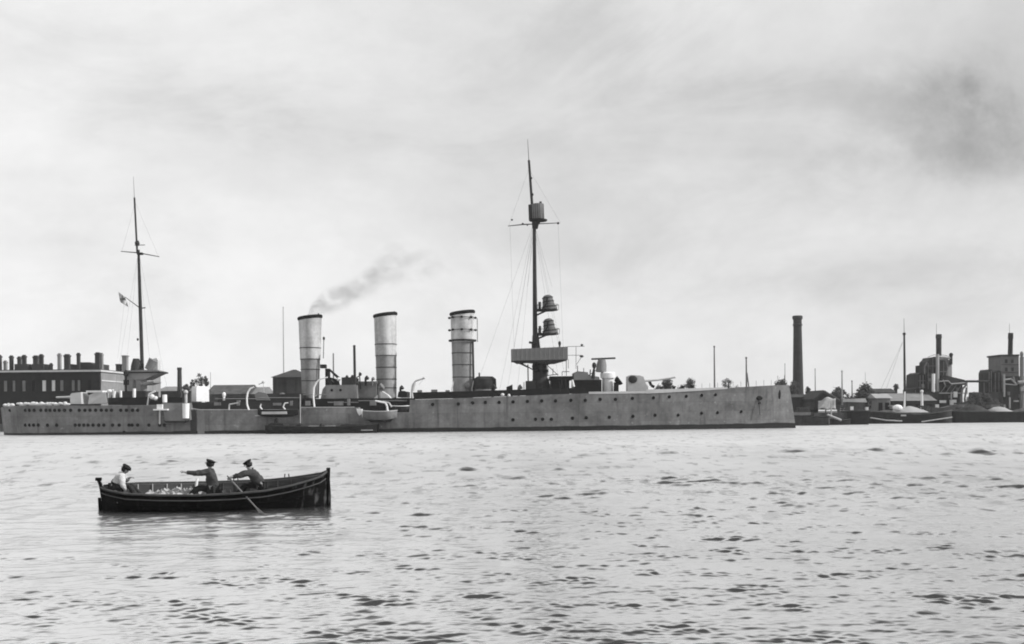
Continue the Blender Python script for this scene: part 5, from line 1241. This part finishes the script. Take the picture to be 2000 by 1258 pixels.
# pale sacking and net heaped in the after half
rs_ = random.Random(4); nb = MB(); nx, ny = 46, 10; vs = []; fs = []
for i in range(nx+1):
    x = .95+1.75*i/nx; b = bt(x)[0]-.10
    for j in range(ny+1):
        v = j/ny; y = -b*.72 + 1.72*b*v
        e = math.sin(math.pi*min(1, max(0, i/nx)))**.4
        z = .25 + .17*e*(.55+.45*math.sin(2.2*v+.6)) + .03*math.sin(17*x+3*y) + .025*math.sin(41*x-9*y) + rs_.uniform(-.025,.03)
        if v > .75: z += .06*(rs_.random())*e
        vs.append(B(x, y, z))
for i in range(nx):
    for j in range(ny): fs.append((i*(ny+1)+j, (i+1)*(ny+1)+j, (i+1)*(ny+1)+j+1, i*(ny+1)+j+1))
nb.add(vs, fs); no = nb.build('heap_of_sacking', 'net', None, True); sm = no.modifiers.new('thickness', 'SOLIDIFY'); sm.thickness = .06
tag(no, 'crumpled pale sacking heaped in the after half of the rowing boat', 'sacking')
# ---------------------------------------------------------------- people
def skin_mesh(name, joints, edges, root, m, parent, sub=3, crop=None):
    org = parent.matrix_world.translation if False else Vector((0,0,0)); q = parent
    while q is not None: org += q.location; q = q.parent
    keys = list(joints); ix = {k: i for i, k in enumerate(keys)}
    me = D.meshes.new(name); me.from_pydata([tuple(Vector(joints[k][0])-org) for k in keys], [(ix[a], ix[b]) for a, b in edges], [])
    o = D.objects.new(name, me); COL.objects.link(o)
    md = o.modifiers.new('skin', 'SKIN'); md.use_smooth_shade = True
    for k in keys:
        sv = me.skin_vertices[0].data[ix[k]]; r = joints[k][1]; sv.radius = (r, r) if isinstance(r, (int, float)) else r
        sv.use_root = (k == root)
    sb = o.modifiers.new('sub', 'SUBSURF'); sb.levels = sub; sb.render_levels = sub
    dg = bpy.context.evaluated_depsgraph_get(); dg.update()
    nm = D.meshes.new_from_object(o.evaluated_get(dg)); nm.name = name
    D.objects.remove(o); nm.materials.clear(); nm.materials.append(M[m])
    if name != 'body':                  # creases in the cloth
        from mathutils import noise as mn
        for v in nm.vertices: 
            p = v.co + org; v.co = v.co + v.normal*(.020*mn.noise(p*9.0) + .012*mn.noise(Vector((p.x*11, p.y*11, p.z*34))))
    nm.polygons.foreach_set('use_smooth', [True]*len(nm.polygons))
    n = D.objects.new(name, nm); COL.objects.link(n); n.parent = parent
    return n
def lerp(a, b, t): return a + (b-a)*t
def person(label, J, top, face, capdir, visor=True, grp=None, shirt='jacket', legs='trouser', vest=None):
    """J: joint positions; face: unit vector the face looks along"""
    pel = J['pelvis']; root = thing('person', label, 'person', tuple(pel))
    up = (J['head']-J['neck']).normalized(); fw = face; fw = (fw - up*fw.dot(up)).normalized(); sd_ = up.cross(fw)
    hd = J['head'] - up*.03
    j = {'pelvis': (pel, .125), 'belly': (lerp(pel, J['chest'], .5), .13), 'chest': (J['chest'], .15), 'nb': (lerp(J['chest'], J['neck'], .7), .075), 'neck': (J['neck'], .052),
         'jaw': (hd - up*.05 + fw*.012, .062), 'head': (hd+up*.03, .082), 'crown': (hd + up*.09, .062)}
    e = [('pelvis','belly'),('belly','chest'),('chest','nb'),('nb','neck'),('neck','jaw'),('jaw','head'),('head','crown')]
    cl = {}; ce = []
    for s in ('l', 'r'):
        sh, el, wr, ha = J['sh_'+s], J['el_'+s], J['wr_'+s], J['ha_'+s]
        j.update({'sh'+s: (sh, .062), 'el'+s: (el, .043), 'wr'+s: (wr, .028), 'pm'+s: (lerp(wr, ha, .6), .036)})
        e += [('chest','sh'+s),('sh'+s,'el'+s),('el'+s,'wr'+s),('wr'+s,'pm'+s)]
        d = (ha-wr).normalized(); side = d.cross(Vector((0,0,1))).normalized(); dn = side.cross(d).normalized()
        pm = lerp(wr, ha, .6)
        for k in range(4):                       # fingers, curled a little
            o_ = side*(.022*(k-1.5)); ln = (.040,.046,.043,.034)[k]
            a_ = pm + o_ + d*.03; b_ = a_ + d*ln*.7 - dn*.012*(1 if dn.z > 0 else -1); c_ = b_ + d*ln*.35 - dn*.03*(1 if dn.z > 0 else -1)
            j.update({f'f{k}a{s}': (a_, .0095), f'f{k}b{s}': (b_, .009), f'f{k}c{s}': (c_, .0075)}); e += [('pm'+s, f'f{k}a{s}'), (f'f{k}a{s}', f'f{k}b{s}'), (f'f{k}b{s}', f'f{k}c{s}')]
        a_ = lerp(wr, ha, .3) + side*.035; b_ = a_ + side*.02 + d*.035
        j.update({'ta'+s: (a_, .011), 'tb'+s: (b_, .009)}); e += [('pm'+s, 'ta'+s), ('ta'+s, 'tb'+s)]
        kn, an, to_ = J['kn_'+s], J['an_'+s], J['to_'+s]; hp = pel + sd_*(.09 if s == 'l' else -.09) + Vector((0,0,-.02))
        j.update({'hp'+s: (hp, .095), 'kn'+s: (kn, .062), 'an'+s: (an, .042), 'to'+s: (to_, .035)}); e += [('pelvis','hp'+s),('hp'+s,'kn'+s),('kn'+s,'an'+s),('an'+s,'to'+s)]
    skin_mesh('body', j, e, 'pelvis', 'skin', root)
    # clothes follow the same joints a little outside the body
    c = {k: (j[k][0], j[k][1]*1.16+.004) for k in ('pelvis','belly','chest','nb')}; c['chest'] = (j['chest'][0], .185); c['pelvis'] = (j['pelvis'][0], .165); c['belly'] = (j['belly'][0], .165)
    c['nb'] = (j['nb'][0], .115); c['col'] = (lerp(j['nb'][0], j['neck'][0], 1.0), .075)
    ce = [('pelvis','belly'),('belly','chest'),('chest','nb'),('nb','col')]
    for s in ('l', 'r'):
        c.update({'sh'+s: (j['sh'+s][0], .095), 'el'+s: (j['el'+s][0], .068), 'wr'+s: (lerp(j['el'+s][0], j['wr'+s][0], .93), .048)}); ce += [('chest','sh'+s),('sh'+s,'el'+s),('el'+s,'wr'+s)]
    skin_mesh('shirt' if shirt == 'shirt' else 'jacket', c, ce, 'pelvis', shirt, root)
    if vest:
        vj = {'pelvis': (lerp(pel, J['chest'], -.05), .172), 'belly': (j['belly'][0]+fw*.01, .172), 'chest': (lerp(pel, J['chest'], .85)+fw*.012, .186)}
        skin_mesh('waistcoat', vj, [('pelvis','belly'),('belly','chest')], 'pelvis', vest, root)
    t = {'pelvis': (pel-Vector((0,0,.02)), .142)}; te = []
    for s in ('l', 'r'): t.update({'hp'+s: (j['hp'+s][0], .108), 'kn'+s: (j['kn'+s][0], .078), 'an'+s: (j['an'+s][0], .06)}); te += [('pelvis','hp'+s),('hp'+s,'kn'+s),('kn'+s,'an'+s)]
    skin_mesh('trousers', t, te, 'pelvis', legs, root)
    for s in ('l', 'r'):
        mb = MB(); mb.tube([j['an'+s][0]+Vector((0,0,.05)), j['an'+s][0]-Vector((0,0,.01)), j['to'+s][0], j['to'+s][0]+(j['to'+s][0]-j['an'+s][0])*.3], [.062,.06,.05,.03], 10); mb.build('boot', 'cap', root, True)
    # face: nose, brow shadowed eyes, mouth, ears
    def at(a, b, c_): return hd + fw*a + sd_*b + up*c_
    mb = MB(); mb.lathe(at(.075,0,.035), at(.108,0,-.012), [(0,.008),(.8,.018),(1,.012)], 8); mb.build('nose', 'skin', root, True)
    for b in (-.033, .033):
        mb = MB(); mb.ball(at(.078, b, .025), .012,.012,.009, 8, 6); mb.build('eye', 'hair', root, True)
        mb = MB(); mb.ball(at(0, b*2.6, .01), .014,.014,.03, 8, 6); mb.build('ear', 'skin', root, True)
    mb = MB(); mb.tube([at(.078,-.022,-.045), at(.086,0,-.046), at(.078,.022,-.045)], .006, 6); mb.build('mouth', 'hair', root)
    # hair: band round the back and sides
    hm = MB(); vs = []; fs = []; n = 14
    for k in range(n+1):
        a = -2.1+4.2*k/n; dv = -fw*math.cos(a)+sd_*math.sin(a)
        for c_, r in ((-.05,.078),(.0,.098),(.06,.1)): vs.append(hd+up*c_+dv*r)
    for k in range(n):
        for q in range(2): fs.append((k*3+q, (k+1)*3+q, (k+1)*3+q+1, k*3+q+1))
    ho = hm.add(vs, fs).build('hair', 'hair', root, True); hs_ = ho.modifiers.new('thickness', 'SOLIDIFY'); hs_.thickness = .02; hs_.offset = 0
    # flat cap: low band, slouched crown, peak
    cu = (up + capdir*.25).normalized(); cm = MB(); c0 = hd + up*.045
    cm.lathe(c0, c0+cu*.075+capdir*.01, [(0,.098),(.3,.108),(.62,.130),(.85,.118),(1,.06)], 20); co_ = cm.build('cap', 'cap', root, True)
    if visor:
        pk = MB(); vs = []; fs = []; n = 8
        for k in range(n+1):
            a = -1.0+2.0*k/n; dv = fw*math.cos(a)+sd_*math.sin(a)
            vs += [c0+up*.012+dv*.094, c0-up*.008+dv*(.094+.065*math.cos(a*1.3)), c0-up*.018+dv*(.094+.062*math.cos(a*1.3)), c0-up*.004+dv*.094]
        for k in range(n):
            for q in range(4): fs.append((k*4+q, (k+1)*4+q, (k+1)*4+(q+1)%4, k*4+(q+1)%4))
        pk.add(vs, fs).build('cap_peak', 'cap', co_, True)
    return root
def limb_mid(a, b, bend, L1=None):
    return lerp(a, b, .5) + bend
YM = 27.38
DEPTH = lambda px: YS0 + (YS1-YS0)*(px-199)/445 + .05
def PV(px, py, dy=0): return V(px, py, DEPTH(px)+dy)
def legs(J, pel, kx, dx, kz=.10, spread=.13, fx=None):
    for s, g in (('l', 1), ('r', -1)):
        kn = pel + Vector((kx, g*spread, kz)); an = pel + Vector((kx*1.75 if fx is None else fx, g*spread*.9, -.33)); J['kn_'+s] = kn; J['an_'+s] = an; J['to_'+s] = an + Vector((math.copysign(.15, kx), 0, -.02))
# steersman in the stern, white shirt, leaning forward
J = {}; J['pelvis'] = PV(226, 953); J['chest'] = PV(234, 933); J['neck'] = PV(242.5, 923.5); J['head'] = PV(245.5, 915.8)
J['sh_r'] = PV(237, 930, -.17); J['el_r'] = PV(241, 950, -.24); J['wr_r'] = PV(248, 958.5, -.16); J['ha_r'] = PV(253, 961, -.10)
J['sh_l'] = PV(239, 930, .16); J['el_l'] = PV(246, 940, .24); J['wr_l'] = PV(253, 933, .12); J['ha_l'] = PV(258.5, 932, .07)
legs(J, J['pelvis'], .40, 0, .06)
person('seated man in a white shirt and flat cap, bending forward at the stern', J, 0, Vector((.93,-.25,-.28)).normalized(), Vector((.9,-.2,0)).normalized(), True, None, 'shirt', 'trouser', 'vest')
# middle rower, arms stretched towards the stern
J = {}; J['pelvis'] = PV(418, 956); J['chest'] = PV(411.5, 928); J['neck'] = PV(410.5, 914.5); J['head'] = PV(410.5, 905)
J['sh_r'] = PV(406, 921, .17); J['el_r'] = PV(381, 924, .14); J['wr_r'] = PV(362, 922.5, .06); J['ha_r'] = PV(355.5, 920, .04)
J['sh_l'] = PV(407, 922, -.18); J['el_l'] = PV(383, 925.5, -.20); J['wr_l'] = PV(364, 923, -.06); J['ha_l'] = PV(357, 921.5, -.02)
legs(J, J['pelvis'], -.42, 0, .06)
person('middle man in a dark jacket, facing away with both arms stretched out', J, 0, Vector((-.85,.5,-.05)).normalized(), Vector((1,.0,0)).normalized(), True, None, 'jacket')
# right rower leaning to the oar
J = {}; J['pelvis'] = PV(512, 949); J['chest'] = PV(496, 929); J['neck'] = PV(487, 916); J['head'] = PV(484.5, 906)
J['sh_r'] = PV(487, 922, .16); J['el_r'] = PV(466, 928, .10); J['wr_r'] = PV(452, 931, -.02); J['ha_r'] = PV(446.5, 932.5, -.03)
J['sh_l'] = PV(488, 923, -.18); J['el_l'] = PV(467, 930, -.24); J['wr_l'] = PV(453, 933, -.13); J['ha_l'] = PV(447.5, 934.5, -.09)
legs(J, J['pelvis'], -.42, 0, .05)
person('rower in a dark jacket leaning on the long pale oar', J, 0, Vector((-.95,-.2,-.15)).normalized(), Vector((-.9,-.1,0)).normalized(), False, None, 'jacket')
# oar, held by the right rower, blade in the water on the near side
oa, ob = PV(446, 932, -.04), V(505.5, 997, 26.25)
dr = (ob-oa).normalized()
ow = thing('oar', 'pale wooden oar slanting from the right rower hands into the water', 'oar', tuple(lerp(oa, ob, .5)))
MB().tube([oa-dr*.06, oa+dr*.12], .019, 10).build('grip', 'rail', ow)
MB().tube([oa+dr*.12, oa+dr*.5, ob-dr*.1], [.022,.022,.018], 10).build('loom', 'oar', ow, True)
bl = MB(); sdv = dr.cross(Vector((0,1,0))).normalized(); nv = dr.cross(sdv).normalized(); vs = []
for t, wd in ((-.1,.024),(.16,.045),(.32,.07),(.6,.07),(.68,.05)):
    for a, b in ((-1,-.4),(1,-.4),(1,.4),(-1,.4)): vs.append(ob+dr*t+sdv*wd*a+nv*.018*b)
fs = [(i*4+q, i*4+(q+1)%4, (i+1)*4+(q+1)%4, (i+1)*4+q) for i in range(4) for q in range(4)] + [(3,2,1,0),(16,17,18,19)]
bl.add(vs, fs).build('blade', 'oar', ow)
